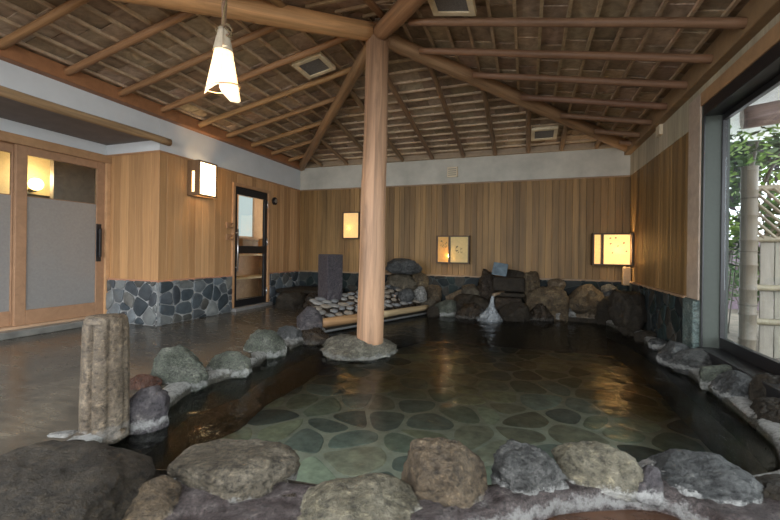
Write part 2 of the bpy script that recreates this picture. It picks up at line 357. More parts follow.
# near basin and the lime-crusted mortar bed under the near boulders
RIM = [(-2.6, .55), (-2.0, .70), (-1.45, .85), (-1.05, 1.0), (-.65, 1.14), (-.36, 1.25), (-.2, 1.39), (.02, 1.575), (.134, 1.68), (.234, 1.735), (.407, 1.815), (.505, 1.84), (.566, 1.825), (.60, 1.79), (.66, 1.71), (.9, 1.66), (1.4, 1.8)]
EDG = [(-2.6, 1.0), (-2.02, 1.29), (-1.55, 1.26), (-1.15, 1.39), (-.75, 1.43), (-.45, 1.53), (-.2, 1.63), (.0, 1.74), (.15, 1.83), (.28, 1.90), (.45, 1.97), (.56, 2.01), (.65, 2.04), (.74, 2.06), (.9, 2.09), (1.15, 2.26), (1.6, 2.5)]
poly_plane('floor_basin', [(-4.5, -2.2), (3.2, -2.2), (3.2, 2.0)]+[(x, y+.02) for x, y in reversed(RIM)]+[(-4.5, .5)], [], -.075, M['front_floor'])
mb = MB(); rr = []; sub_ = 8
for i in range((len(RIM)-1)*sub_+1):
    f = min(i/sub_, len(RIM)-1.0001); k = int(f); f -= k
    a = V((*RIM[k], 0)).lerp(V((*RIM[k+1], 0)), f); b = V((*EDG[k], 0)).lerp(V((*EDG[k+1], 0)), f); row = [a+V((0, 0, -.22))]
    for j in range(15):
        s = j/14; p = a.lerp(b, s); z = -.045+.055*min(1, s*7)**.6*min(1, (1-s)*6)**.6
        p.z = z+.020*noise.noise(p*7)+.014*noise.noise(p*19)+.008*noise.noise(p*43); row.append(p)
    row.append(b+V((0, 0, -.22))); rr.append(row)
mb.grid(rr, (1, 1, 1), False)
CR = rock('lime crusted mortar', (.045, .030, .026), (.10, .078, .074), (.17, .145, .135), .65, -.022, 14, .5, .9)
tag(mb.build('trim_rim', CR, smooth=True), kind='structure')

def sweep_lip(pts, out=-1):
    rr = []
    for i in range((len(pts)-1)*6+1):
        f = min(i/6, len(pts)-1.0001); k = int(f); f -= k; a, b = V((*pts[k], 0)), V((*pts[k+1], 0)); t = (b-a).normalized(); n = V((t.y, -t.x, 0)); p = a.lerp(b, f)
        w = .012*noise.noise(p*6)+.008*noise.noise(p*17); h = .012*noise.noise(p*9+V((5, 0, 0)))
        rr.append([p-n*(.01)+V((0, 0, -.25)), p-n*(.03+w)+V((0, 0, -.05)), p-n*(.035+w)+V((0, 0, -.012+h)), p-n*(.005+w)+V((0, 0, .012+h)), p+n*.05+V((0, 0, .012+h*.6)), p+n*(.10+w)+V((0, 0, .004)), p+n*.13+V((0, 0, -.02))])
    mb = MB(); mb.grid(rr, (1, 1, 1), False); return mb
LIP = rock('lime crusted lip', (.06, .055, .042), (.13, .12, .095), (.25, .24, .20), .95, .03, 12, .4, .8)
tag(sweep_lip(POOL[24:]+[(-2.02, 1.32)]).build('trim_lip_left', LIP, smooth=True), kind='structure'); tag(sweep_lip(POOL[9:17]).build('trim_lip_right', LIP, smooth=True), kind='structure')

# ---- walls: every wall is mortar block + cedar boards + plaster band + stone base
def wall(name, O, U, N, L, boards=None, base=None, plaster=None, th=.12, bw=.1, cols=None, mat='plank', seed=1, scol=WS, core=None, bandmat='plaster'):
    """O: floor corner, U: along, N: into the room; boards/base/plaster: (u0,u1,z0,z1) ranges"""
    O, U, N = V(O), V(U), V(N); Z = V((0, 0, 1)); r = random.Random(seed)
    def slab(mb, u0, u1, z0, z1, n0, n1, col=(1, 1, 1)):
        A = [O+U*u+N*n+Z*z for z in (z0, z1) for n in (n0, n1) for u in (u0, u1)]
        k = len(mb.v); mb.v += [tuple(p) for p in A]
        for f in ((0,1,3,2),(4,6,7,5),(0,4,5,1),(2,3,7,6),(0,2,6,4),(1,5,7,3)): mb.f.append(tuple(k+i for i in f)); mb.c.append(col)
    mb = MB()
    for (u0, u1, z0, z1) in core: slab(mb, u0, u1, z0, z1, -th, -.012)
    w = tag(mb.build(name, M['grout']), kind='structure')
    if boards:
        mb = MB()
        for (u0, u1, z0, z1) in boards:
            n = max(1, round((u1-u0)/bw)); s = (u1-u0)/n
            for i in range(n):
                c = r.choice(cols); k = r.uniform(.88, 1.1); d = r.uniform(-.0015, .0015); g = .0012
                a, b = u0+i*s+g, u0+(i+1)*s-g
                pr_ = [O+U*u+N*n_ for u, n_ in ((a, -.012), (a, d-.003), (a+.003, d), (b-.003, d), (b, d-.003), (b, -.012))]
                mb.grid([[p+Z*z0 for p in pr_], [p+Z*z1 for p in pr_]], tuple(x*k for x in c), True, True, True)
        mb.build('boarding', M[mat], w)
    if plaster:
        mb = MB()
        for q in plaster: slab(mb, *q, -.012, .004)
        mb.build('plaster_band', M[bandmat], w)
    if base:
        mb = MB()
        for (u0, u1, z0, z1) in base: slab(mb, u0, u1, z0, z1, -.012, .022, (.25, .255, .25) if scol is WS else (.05, .055, .05))
        for k, (u0, u1, z0, z1) in enumerate(base):
            stones(mb, O+U*u0+N*.022+Z*z0, U, Z, N, u1-u0, z1-z0, .155, .014, scol, seed*7+k, .009, .005, it=1, jitter=.5, asp=1.45)
        mb.build('stone_base', STONEBASE if scol is WS else STONEDARK, w)
    return w
STONEBASE = stone('wainscot', .4); STONEDARK = stone('dark wainscot', .7); STONEDARK.node_tree.nodes['Principled BSDF'].inputs['Specular IOR Level'].default_value = .15
TAN = [(.42, .232, .102), (.39, .212, .092), (.45, .255, .117), (.36, .195, .085)]
OLD = [(.275, .156, .056), (.25, .140, .050), (.295, .170, .063), (.225, .126, .045)]
LL = YB-YC; D0, D1, DZ = 4.97-YC, 5.80-YC, 1.95
wall('wall_left', (XL, YC, 0), (0, 1, 0), (1, 0, 0), LL, [(0, D0-.05, ZS, ZW), (D1+.05, LL, ZS, ZW), (D0-.05, D1+.05, DZ+.05, ZW)], [(0, D0-.05, 0, ZS), (D1+.05, LL, 0, ZS)],
     [(0, LL, ZW, ZH+.2)], cols=TAN, seed=2, core=[(.03, D0-.05, 0, ZH+.2), (D1+.05, LL, 0, ZH+.2), (D0-.05, D1+.05, DZ+.05, ZH+.2)], bw=.115)
wall('wall_entry', (XD, YC, 0), (1, 0, 0), (0, -1, 0), XL-XD, [(0, XL-XD+.004, ZS, ZW)], [(0, XL-XD+.02, 0, ZS)], [(0, XL-XD+.004, ZW, ZH+.2)], cols=TAN, seed=3, core=[(0, XL-XD-.03, 0, ZH+.2)], bw=.13)
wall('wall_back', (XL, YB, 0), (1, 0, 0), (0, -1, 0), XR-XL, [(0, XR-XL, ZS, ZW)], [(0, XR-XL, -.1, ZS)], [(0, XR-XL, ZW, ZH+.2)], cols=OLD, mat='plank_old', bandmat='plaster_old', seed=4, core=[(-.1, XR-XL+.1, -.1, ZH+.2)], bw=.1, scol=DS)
WY = 4.25
M['weathered'] = wood('grey weathered boards', (24, 24, 2), .7, stain=.3)
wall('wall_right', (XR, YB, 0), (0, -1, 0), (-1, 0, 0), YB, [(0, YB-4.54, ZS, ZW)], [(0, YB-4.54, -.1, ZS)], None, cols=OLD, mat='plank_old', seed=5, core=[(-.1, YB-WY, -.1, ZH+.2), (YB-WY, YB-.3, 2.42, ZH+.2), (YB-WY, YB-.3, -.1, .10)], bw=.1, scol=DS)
mb = MB()
for i in range(16):
    y1 = YB-i*.42
    if y1 > .3: mb.box((XR-.006, max(.3, y1-.418), ZW if y1 > 4.6 else 2.42), (XR+.02, y1, ZH+.2), jit((.47, .40, .28), .10))
tag(mb.build('wall_right_band', M['weathered']), kind='structure')
# recess with the sliding doors: header band, soffit, back band
mb = MB(); mb.box((XL-.10, .3, 2.30), (XL, YC, ZH+.2)); mb.box((XD-.12, .3, 2.13), (XD, YC, 2.40))
tag(mb.build('wall_header', M['plaster']), kind='structure')
mb = MB(); mb.box((XD, .3, 2.30), (XL-.1, YC, 2.36)); tag(mb.build('ceiling_soffit', simple('grey soffit board', (.19, .17, .165), .8, ns=.1, nscale=6)), kind='structure')
# trims
def bar(name, lo, hi, col=(.25, .14, .07), mat='trim', kind='structure', bevel=.004):
    mb = MB(); mb.box(lo, hi, col); return tag(mb.build(name, M[mat], bevel=bevel), kind=kind)
bar('trim_1', (XL, YC-.005, ZS-.012), (XL+.028, 4.92, ZS+.012), (.40, .20, .12)); bar('trim_2', (XL, 5.85, ZS-.012), (XL+.028, YB, ZS+.012), (.40, .20, .12))
bar('trim_3', (XD, YC-.028, ZS-.012), (XL+.028, YC, ZS+.012), (.40, .20, .12))
bar('trim_4', (XL, YB-.035, ZS-.012), (XR, YB, ZS+.015), (.22, .15, .09)); bar('trim_5', (XR-.035, 4.54, ZS-.012), (XR, YB, ZS+.015), (.30, .19, .11))
bar('trim_6', (XL, YC-.01, ZW-.012), (XL+.012, YB, ZW+.012), (.36, .20, .10)); bar('trim_7', (XL, YB-.012, ZW-.012), (XR, YB, ZW+.012), (.26, .17, .10)); bar('trim_8', (XD, YC-.012, ZW-.012), (XL+.012, YC, ZW+.012), (.36, .20, .10))
# ---- roof: four slopes of lapped bark boards on battens
AP = V((AX, AY, 0))
SL = {  # name: (eave start, along, inward, eave length, inward run)
 'left': ((XL, YF, 0), (0, 1, 0), (1, 0, 0), YB-YF, AX-XL), 'right': ((XR, YF, 0), (0, 1, 0), (-1, 0, 0), YB-YF, XR-AX),
 'back': ((XL, YB, 0), (1, 0, 0), (0, -1, 0), XR-XL, YB-AY), 'front': ((XL, YF, 0), (1, 0, 0), (0, 1, 0), XR-XL, AY-YF)}
EAVE = {'left': ZE, 'right': 2.67, 'back': ZE, 'front': 2.66}
APEX = {'left': ZA, 'right': 3.20, 'back': 3.24, 'front': ZA}
def slope_z(v, run, name): return EAVE[name]+(APEX[name]-EAVE[name])*v/run
def u_range(name, v):
    O, U, N, L, run = SL[name]; f = v/run; ap = (AY-YF) if name in ('left', 'right') else (AX-XL)
    return ap*f, L-(L-ap)*f
STEP = .205
for name, (O, U, N, L, run) in SL.items():
    O, U, N = V(O), V(U), V(N); mb = MB(); bt = MB(); j = 0; v = -.25
    while v < run-.02:
        v1 = min(v+STEP, run); off = R.uniform(0, .3); u = -.4-off; a0, a1 = u_range(name, max(0, v))
        if v < 0: a0, a1 = -.3, L+.3
        while u < L+.4:
            u1 = u+.30+R.uniform(-.02, .02)
            c0, c1 = max(u, a0-.02), min(u1+.03, a1+.02)
            if c1 > c0+.02:
                col = jit(R.choice([(.38, .285, .20), (.33, .245, .17), (.42, .325, .235), (.285, .21, .145)]), .15)
                def P(uu, vv, dz): return O+U*uu+N*vv+V((0, 0, slope_z(vv, run, name)+dz))
                e0, e1 = (-.014, 0) if R.random() < .93 else (-.022, .004)
                s0, s1 = u_range(name, max(0, v1-.001))
                q = [P(c0, v, e0), P(c1, v, e1), P(c1, v1, e1), P(c0, v1, e0)]
                mb.face(q, col); mb.face([P(c0, v, e0), P(c0, v1, e0), P(c0, v1, e0+.012), P(c0, v, e0+.012)], col)
            u = u1
        if v > .05:
            a, b = u_range(name, v)
            if b-a > .1:
                p0, p1 = O+U*a+N*v, O+U*b+N*v; z = slope_z(v, run, name)
                h = N*.013
                bt.grid([[p+h*s+V((0, 0, z+dz)) for s, dz in ((-1, -.012), (1, -.010), (1, -.036), (-1, -.038))] for p in (p0, p1)], jit((.46, .34, .22), .1), True, True, True)
        v = v1; j += 1
    c = tag(mb.build('ceiling_'+name, M['sheet']), kind='structure'); b = bt.build('battens', M['batten'], c)
mb = MB(); o = .25
cr = [(XL-1.2, YF-.2), (XR+.9, YF-.2), (XR+.9, YB+.3), (XL-1.2, YB+.3)]
mb.grid([[(x, y, ZE-.02) for x, y in cr], [(x, y, ZE+.09) for x, y in cr]], (1, 1, 1)); 
for i in range(4):
    a, b = cr[i], cr[(i+1) % 4]; mb.face([(*a, ZE+.09), (*b, ZE+.09), (AX, AY, ZA+.22)])
tag(mb.build('roof_shell', M['dark_wood']), kind='structure')
mb = MB(); mb.box((XL-1.2, YF-.2, ZE-.05), (XL-.12, YB+.3, ZE-.02)); mb.box((XR+.12, YF-.2, ZE-.05), (XR+1.75, YB+.3, ZE-.02)); tag(mb.build('ceiling_eaves', M['dark_wood']), kind='structure')  # window-side strip widened past the roof to shade the garden fence
# eave beams (wall plates)
RED = (.30, .135, .060)
bar('trim_9', (XL-.02, .3, 2.56), (XL+.10, YB, 2.70), RED, bevel=.012)
bar('trim_10', (XR-.09, .3, 2.475), (XR+.03, YB, 2.67), (.23, .145, .075), bevel=.01)
bar('trim_11', (XL, YB-.06, 2.60), (XR, YB, 2.70), (.30, .22, .14), bevel=.01)
bar('trim_12', (XL-.9, .36, 2.50), (XR+.1, .50, 2.68), (.24, .14, .07), bevel=.01)

# ================================================================ ROOF TIMBERS, POST
def log(name, p0, p1, r0, r1, label=None, cat=None, group=None, col=(.36, .19, .09), mat='log', wob=.06, n=18, seed=0, kind=None, parent=None, endcol=None):
    p0, p1 = V(p0), V(p1); L = (p1-p0).length; mb = MB(); rings = []; r = random.Random(seed); k = max(6, int(L/.12))
    for i in range(k+1):
        t = i/k; ra = (r0+(r1-r0)*t); ring = []
        ox, oy = ra*wob*1.3*noise.noise((seed, t*L*1.1, 3)), ra*wob*1.3*noise.noise((seed, t*L*1.1, 9))
        for q in range(n):
            a = 2*math.pi*q/n; w = 1+wob*noise.noise((math.cos(a)*1.2+seed, math.sin(a)*1.2, t*L*2.2))
            ring.append((ra*w*math.cos(a)+ox, ra*w*math.sin(a)+oy, t*L))
        rings.append(ring)
    mb.grid(rings, col)
    mb.f.append(tuple(reversed(range(n)))); mb.c.append(endcol or col); mb.f.append(tuple(k*n+i for i in range(n))); mb.c.append(endcol or col)
    o = mb.build(name, M[mat], smooth=False)
    for pl in o.data.polygons: pl.use_smooth = len(pl.vertices) == 4
    o.location = p0; o.rotation_euler = V((0, 0, 1)).rotation_difference((p1-p0).normalized()).to_euler()
    if parent: hang(o, parent)
    return tag(o, label, cat, group, kind)
ORD = ['first', 'second', 'third', 'fourth', 'fifth', 'sixth', 'seventh', 'eighth', 'ninth', 'tenth', 'eleventh', 'twelfth']
log('wooden_post', (AX-.035, AY-.01, -.02), (AX, AY, 3.16), .135, .108, 'tall round debarked wooden post standing in the pool', 'post', col=(.285, .165, .095), wob=.05, n=28, seed=3)
HZ = 3.10
for nm, c, lab, rad, col in (('a', (XL, YF), 'thick pale hip log passing behind the hanging paper lamp', .098, (.52, .29, .13)), ('b', (XR, YF), 'short thick hip log from the post top towards the top edge of the photo', .09, (.30, .16, .08)),
                        ('c', (XR, YB), 'long pale hip log from post to the dark corner above the dotted lantern', .082, (.31, .185, .10)), ('d', (XL, YB), 'brown hip log from the post down to the corner of the white bands', .068, (.29, .17, .085))):
    hz, he = (3.075, 2.585) if nm in 'bc' else (HZ, 2.60); d = V((c[0]-AX, c[1]-AY, he-hz)); log('hip_log', V((AX, AY, hz))+d*.012, V((AX, AY, hz))+d*.985, rad*.92, rad, lab, 'roof log', 'hip logs', col, wob=.07, seed=ord(nm))
def rafter(name, u, lab, grp, col, k):
    O, U, N, L, run = SL[name]; O, U, N = V(O), V(U), V(N); ap = (AY-YF) if name in ('left', 'right') else (AX-XL)
    vm = run*(u/ap if u < ap else (L-u)/(L-ap))-.03
    if vm < .15: return
    dp = .145 if name == 'right' else .078; vm -= .12 if name == 'right' else 0
    z0, z1 = slope_z(.03, run, name)-dp, slope_z(vm, run, name)-dp
    log('rafter', O+U*u+N*.03+V((0, 0, z0)), O+U*u+N*vm+V((0, 0, z1)), .036, .032, lab, 'rafter', grp, col, wob=.10, n=12, seed=k)
lu = [2.04, 2.55, 3.08, 3.60, 4.18, 4.70, 5.25, 5.78, 6.3]
for i, y in enumerate(lu): rafter('left', y-YF, ORD[len(lu)-1-i]+' rafter from the far corner on the left roof slope', 'rafters of the left roof slope', jit((.32, .175, .078)), i)
ru = [2.78, 3.32, 3.84, 4.36, 4.92, 5.45, 5.98, 6.4]
for i, y in enumerate(ru): rafter('right', y-YF, ORD[len(ru)-1-i]+' rafter from the far corner on the right roof slope', 'rafters of the right roof slope', jit((.21, .112, .063)), 20+i)
bu = [-3.8, -3.25, -2.7, -2.15, -1.6, -1.05, -.52, 0.0, .5, 1.0]
for i, x in enumerate(bu): rafter('back', x-XL, ORD[i]+' rafter from the swing door corner on the back roof slope', 'rafters of the back roof slope', jit((.25, .155, .085)), 40+i)
for i, y in enumerate([-2.0, -1.3, -.6]): rafter('front', y-XL, ORD[i]+' rafter from the sliding door side on the near roof slope', 'rafters of the near roof slope', jit((.3, .17, .08)), 60+i)
log('rail_log', (XL+.055, 1.2, 2.272), (XL+.055, 3.745, 2.285), .046, .043, 'long round pale log along the edge over the sliding doors', 'log', col=(.31, .20, .105), wob=.12, seed=8)

# ================================================================ DOORS AND WINDOWS
def frame_rect(mb, x0, x1, y0, y1, z0, z1, w, col, wb=None, wt=None):
    wb = wb or w; wt = wt or w
    mb.box((x0, y0, z0), (x1, y0+w, z1), col); mb.box((x0, y1-w, z0), (x1, y1, z1), col); mb.box((x0, y0+w, z0), (x1, y1-w, z0+wb), col); mb.box((x0, y0+w, z1-wt), (x1, y1-w, z1), col)
DW = (.29, .165, .092)
def sliding(n, y0, y1, x, handle):
    mb = MB(); frame_rect(mb, x-.02, x+.02, y0, y1, .10, 2.06, .105, DW, .16, .10); mb.box((x-.02, y0+.105, 1.50), (x+.004, y1-.105, 1.515), DW)
    d = tag(mb.build('door_%d' % n, M['trim'], bevel=.005), kind='structure')
    g = MB(); g.box((x-.004, y0+.1, .25), (x+.004, y1-.1, 1.505)); g.build('frosted_pane', M['frost'], d)
    g = MB(); g.box((x-.004, y0+.1, 1.512), (x+.004, y1-.1, 1.965)); g.build('clear_pane', M['glass'], d)
    if handle:
        h = MB(); h.box((x+.02, y1-.112, .78), (x+.028, y1-.047, 1.26)); h.box((x+.028, y1-.091, .86), (x+.062, y1-.067, .90)); h.box((x+.028, y1-.091, 1.14), (x+.062, y1-.067, 1.18)); h.box((x+.05, y1-.093, .84), (x+.066, y1-.065, 1.20))
        tag(h.build('handle', M['dark_metal'], d, bevel=.004), 'dark metal pull handle')
sliding(1, 2.655, 3.60, XD+.03, True); sliding(2, 1.72, 2.75, XD-.02, False); sliding(3, .8, 1.76, XD+.03, False)
bar('trim_13', (XD-.08, .3, 2.05), (XD+.09, YC, 2.15), (.33, .19, .095)); bar('trim_14', (XD-.10, .3, 0), (XD+.10, YC, .10), (.37, .24, .15)); bar('trim_15', (XD-.08, 3.595, .1), (XD+.08, YC, 2.06), (.45, .26, .13))
mb = MB(); mb.box((XD, .3, 0), (XD+.22, YC, .075)); tag(mb.build('trim_sill', M['sillstone'], bevel=.01), kind='structure')
# changing room seen through the clear panes
WARM = simple('cream wall', (.62, .50, .30), .8, ns=.06)
mb = MB(); mb.box((-6.72, .3, 0), (-6.6, 7.5, 2.5)); mb.box((-6.6, .2, 0), (XD-.1, .3, 2.5)); mb.box((-6.6, .3, 2.5), (XL-.12, 7.5, 2.6)); mb.box((-6.6, 7.5, 0), (XL-.12, 7.6, 2.5)); tag(mb.build('wall_changing_room', WARM), kind='structure')
mb = MB(); mb.box((-6.3, 3.62, 0), (-6.22, 6.9, 2.48), (.26, .22, .18)); tag(mb.build('wall_partition', M['trim']), kind='structure')
def lightpt(name, loc, power, col=(1, .72, .38), rad=.03):
    l = bpy.data.lights.new(name, 'POINT'); l.energy = power; l.color = col; l.shadow_soft_size = rad
    o = bpy.data.objects.new(name, l); o.location = loc; COL.objects.link(o); return o
def sphere(mb, c, r, n=14, m=9, col=(1, 1, 1), sq=(1, 1, 1)):
    rings = []
    for i in range(1, m):
        t = math.pi*i/m; rings.append([(c[0]+r*sq[0]*math.sin(t)*math.cos(2*math.pi*k/n), c[1]+r*sq[1]*math.sin(t)*math.sin(2*math.pi*k/n), c[2]-r*sq[2]*math.cos(t)) for k in range(n)])
    mb.grid(rings, col, True, True, True)
gl = empty('globe_lamp', (-6.58, 3.55, 1.83), 'glowing globe wall lamp behind the clear pane of the sliding door', 'lamp')
mb = MB(); sphere(mb, (-6.47, 3.55, 1.83), .085); mb.build('globe', bulbmat('globe light', (1, .66, .27), 9), gl, smooth=True)
mb = MB(); mb.tube([(-6.6, 3.55, 1.75), (-6.5, 3.55, 1.75)], .03); mb.box((-6.6, 3.40, 1.665), (-6.50, 3.95, 1.69)); tag(mb.build('bracket', M['dark_metal'], gl), 'dark bracket')
lightpt('globe_lamp_light', (-6.33, 3.55, 1.9), 9, rad=.1)
# swing door
y0, y1 = 4.97, 5.80
mb = MB(); mb.box((XL-.10, y0-.05, 0), (XL+.03, y0, DZ+.05), (.40, .22, .11)); mb.box((XL-.10, y1, 0), (XL+.03, y1+.05, DZ+.05), (.40, .22, .11)); mb.box((XL-.10, y0, DZ), (XL+.03, y1, DZ+.05), (.40, .22, .11))
tag(mb.build('trim_16', M['trim'], bevel=.004), kind='structure')
mb = MB(); x = XL-.02; frame_rect(mb, x-.02, x+.02, y0, y1, .05, DZ, .075, (1, 1, 1), .11, .12); mb.box((x-.02, y0+.07, .90), (x+.02, y1-.07, 1.02))
d = tag(mb.build('door_4', M['dark_metal'], bevel=.004), kind='structure')
g = MB(); g.box((x-.004, y0+.07, 1.02), (x+.004, y1-.07, DZ-.12)); g.build('upper_pane', M['glass'], d)
g = MB(); g.box((x-.004, y0+.07, .15), (x+.004, y1-.07, .90)); g.build('lower_pane', M['glass'], d)
h = MB(); h.tube([(x+.06, y0+.05, .62), (x+.06, y0+.05, 1.28)], .012); h.tube([(x, y0+.05, .68), (x+.06, y0+.05, .68)], .009); h.tube([(x, y0+.05, 1.22), (x+.06, y0+.05, 1.22)], .009)
tag(h.build('pull_handle', M['steel'], d, smooth=True), 'long steel pull handle')
for z in (.25, 1.1, 1.75):
    h = MB(); h.tube([(x+.028, y1-.005, z-.06), (x+.028, y1-.005, z+.06)], .012); h.build('hinge', M['steel'], d, smooth=True)
bar('trim_threshold', (XL-.12, y0-.05, 0), (XL+.10, y1+.05, .05), (.20, .19, .18), 'trim')
# shelves behind the swing door
mb = MB(); mb.box((-5.40, 4.5, 0), (-5.34, 7.45, 2.4), (.42, .24, .12)); tag(mb.build('wall_closet', M['trim']), kind='structure')
sh = empty('shelf_unit', (-5.1, 5.6, 0), 'wooden shelves seen through the glass of the swing door', 'shelf')
for z in (.42, .85): 
    mb = MB(); mb.box((-5.33, 5.55, z), (-4.85, 6.95, z+.03), (.62, .40, .18)); mb.build('shelf', M['trim'], sh)
for yy in (5.55, 6.92):
    mb = MB(); mb.box((-5.33, yy, 0), (-4.85, yy+.03, 1.2), (.40, .22, .1)); mb.build('side_panel', M['trim'], sh)
bk = empty('storage_box', (-5.05, 6.14, .88), 'brown box standing on the shelf behind the swing door glass', 'box')
mb = MB(); mb.box((-5.22, 5.92, .88), (-4.92, 6.36, 1.14), (.30, .17, .08)); mb.build('box_body', M['trim'], bk, bevel=.01); mb = MB(); mb.box((-5.23, 5.91, 1.14), (-4.91, 6.37, 1.165), (.36, .2, .09)); mb.build('lid', M['trim'], bk)
wn_ = MB(); frame_rect(wn_, -5.335, -5.30, 6.22, 6.72, 1.20, 2.05, .03, (.3, .18, .1)); w = tag(wn_.build('reflection_panel', M['trim']), kind='structure')  # added frame around the glowing pane
g = MB(); g.box((-5.335, 6.25, 1.23), (-5.325, 6.69, 2.02)); tag(g.build('pane', bulbmat('pane reflection glow', (.72, .82, .80), .55), w), 'pale glowing pane imitating a reflection')  # added glowing pane, imitates the pale reflection in the door glass
lightpt('closet_fill_light', (-4.8, 5.9, 2.3), 16, (1, .75, .45), .08)  # added light to brighten the shelves, no fitting belongs to it
# side window
wx = XR+.15
mb = MB(); mb.box((XR-.012, WY+.02, ZS+.0), (XR+.05, 4.54, 2.42), (.40, .31, .235)); tag(mb.build('trim_17', M['trim'], bevel=.006), kind='structure')
bar('trim_18', (XR-.012, .3, 2.30), (XR+.05, WY+.02, 2.42), (.34, .20, .10), bevel=.006)
mb = MB(); mb.box((XR-.05, WY+.01, -.1), (XR+.06, 4.52, ZS)); tag(mb.build('trim_stone', M['teal_stone'], bevel=.015), kind='structure')
mb = MB(); mb.box((XR+.0, WY-.012, .10), (wx+.05, WY+.02, 2.30)); mb2 = MB()
wf = tag(mb.build('window_1', M['grey_metal'], bevel=.003), kind='structure')
mb = MB(); frame_rect(mb, wx-.012, wx+.03, .35, WY-.012, .14, 2.20, .014, (1, 1, 1), .095, .05); mb.box((wx-.02, 1.9, .2), (wx+.04, 1.96, 2.2)); mb.build('sash', M['dark_metal'], wf, bevel=.004)
mb = MB(); mb.box((XR+.0, .3, 2.20), (wx+.06, WY-.012, 2.30)); mb.box((XR+.0, WY-.03, .1), (XR+.014, WY-.012, 2.3)); mb.build('head_channel', M['dark_metal'], wf, bevel=.004)
mb = MB(); mb.box((XR-.02, .3, .05), (wx+.08, WY, .14)); mb.build('sill', M['dark_metal'], wf, bevel=.006)
g = MB(); g.box((wx+.008, .38, .235), (wx+.014, WY-.04, 2.14)); g.build('pane', M['glass'], wf)

# ================================================================ LAMPS
def lantern(label, P, U, N, w, z0, z1, d, panels, emit, bulb_at, power, marks=(), side_slot=False, fw=.022, bw=None):
    """square wall lantern: P point on wall at its left edge, U along, N out"""
    P, U, N = V(P), V(U), V(N); Z = V((0, 0, 1)); h = z1-z0
    root = empty('wall_lantern', P+U*(w/2)+Z*z0, label, 'lantern', 'square paper wall lanterns')
    def bx(mb, u0, u1, n0, n1, a, b, col=(.075, .045, .025)):
        A = [P+U*u+N*n+Z*z for z in (a, b) for n in (n0, n1) for u in (u0, u1)]; k = len(mb.v); mb.v += [tuple(p) for p in A]
        for f in ((0,1,3,2),(4,6,7,5),(0,4,5,1),(2,3,7,6),(0,2,6,4),(1,5,7,3)): mb.f.append(tuple(k+i for i in f)); mb.c.append(col)
    fcol = bw or (.075, .045, .025)
    mb = MB(); bx(mb, 0, w, 0, .012, z0, z1, fcol); mb.build('back_plate', M['dark_wood'], root)
    mb = MB()
    for u in (0, w-fw): bx(mb, u, u+fw, d-fw, d, z0, z1, fcol)
    for z in (z0, z1-fw): bx(mb, fw, w-fw, d-fw, d, z, z+fw, fcol)
    for f0, f1, c in panels[1:]: bx(mb, f0-.032, f0, d-fw, d+.002, z0+fw, z1-fw, fcol)
    mb.build('frame', M['dark_wood'], root, bevel=.003)
    for u in ((0, w-.014) if side_slot else (0, w-.012)):
        mb = MB()
        if side_slot:
            k0, k1 = d*.34, d*.62; bx(mb, u, u+.014, .01, k0, z0, z1, fcol); bx(mb, u, u+.014, k1, d-fw, z0, z1, fcol); bx(mb, u, u+.014, k0, k1, z0, z0+.05, fcol); bx(mb, u, u+.014, k0, k1, z1-.14, z1, fcol)
        else: bx(mb, u, u+.012, .01, d-fw, z0, z1, fcol)
        mb.build('side_board', M['dark_wood'], root)
    if side_slot:
        mb = MB(); bx(mb, .016, .019, d*.28, d*.64, z0+.04, z1-.11); mb.build('side_paper', paper('side paper', (1, .8, .45), emit*.6), root)
    for z in (z0+.002, z1-.012):
        mb = MB(); bx(mb, .02, w-.02, .012, d*.35, z, z+.010, fcol); mb.build('slat', M['dark_wood'], root)
    for f0, f1, c in panels:
        mb = MB(); bx(mb, f0, f1, d-.014, d-.012, z0+fw, z1-fw); mb.build('paper_panel', paper('lantern paper', c, emit), root)
    mb = MB(); bc = P+U*bulb_at[0]+N*(d*.45)+Z*bulb_at[1]; mb2 = MB(); sphere(mb, bc, .024); mb.build('bulb', bulbmat('bulb', (1, .7, .35), 14), root, smooth=True)
    for grp in marks:
        mb = MB()
        for (u, z, a, b, r) in grp:
            c = P+U*u+Z*z+N*(d-.0112); ca, sa = math.cos(r), math.sin(r)
            mb.face([c+U*(x*ca-y*sa)+Z*(x*sa+y*ca) for x, y in ((-a, -b), (a, -b*.6), (a*.8, b), (-a*.7, b*.8))])
        tag(mb.build('brush_lettering' if len(grp) > 1 else 'painted_dot', M['black'], root), 'small dark brush writing' if len(grp) > 1 else 'small dark dot')
    lt = lightpt('lantern_light', P+U*bulb_at[0]+N*(d*.62)+Z*bulb_at[1], power, rad=.035); lt.data.color = (1, .74, .42)
    return root
# bright lantern on the tan boards
lantern('bright white paper wall lantern on the tan boards left of the swing door', (XL, 4.075, 0), (0, 1, 0), (1, 0, 0), .325, 1.67, 2.14, .20, [(.02, .305, (1, .84, .56))], 2.2, (.16, 1.88), 9, side_slot=True, bw=(.16, .09, .045))
lantern('small golden lantern on the back wall just left of the wooden post', (-3.305, YB, 0), (1, 0, 0), (0, -1, 0), .345, 1.19, 1.70, .11, [(.02, .325, (1, .76, .40))], .20, (.13, 1.40), 9)
def glyphs(u, z, n, s, seed):
    r = random.Random(seed); out = []
    for i in range(n):
        for k in range(5): out.append((u+r.uniform(-s, s)*.7, z-i*s*2.3+r.uniform(-s, s)*.7, r.uniform(.3, .55)*s, s*.13, r.choice([0, 0, 1.57, .6, -.7])))
    return out
mk = [glyphs(.10, 1.14, 2, .030, 1), glyphs(.16, 1.12, 2, .026, 2), glyphs(.36, 1.06, 2, .036, 3), glyphs(.43, 1.02, 2, .022, 4)]
lantern('dim wall lantern with two paper panels of small brush writing', (-1.485, YB, 0), (1, 0, 0), (0, -1, 0), .565, .77, 1.25, .12, [(.025, .205, (.85, .58, .24)), (.245, .54, (.80, .66, .36))], .07, (.20, .90), 6, mk)
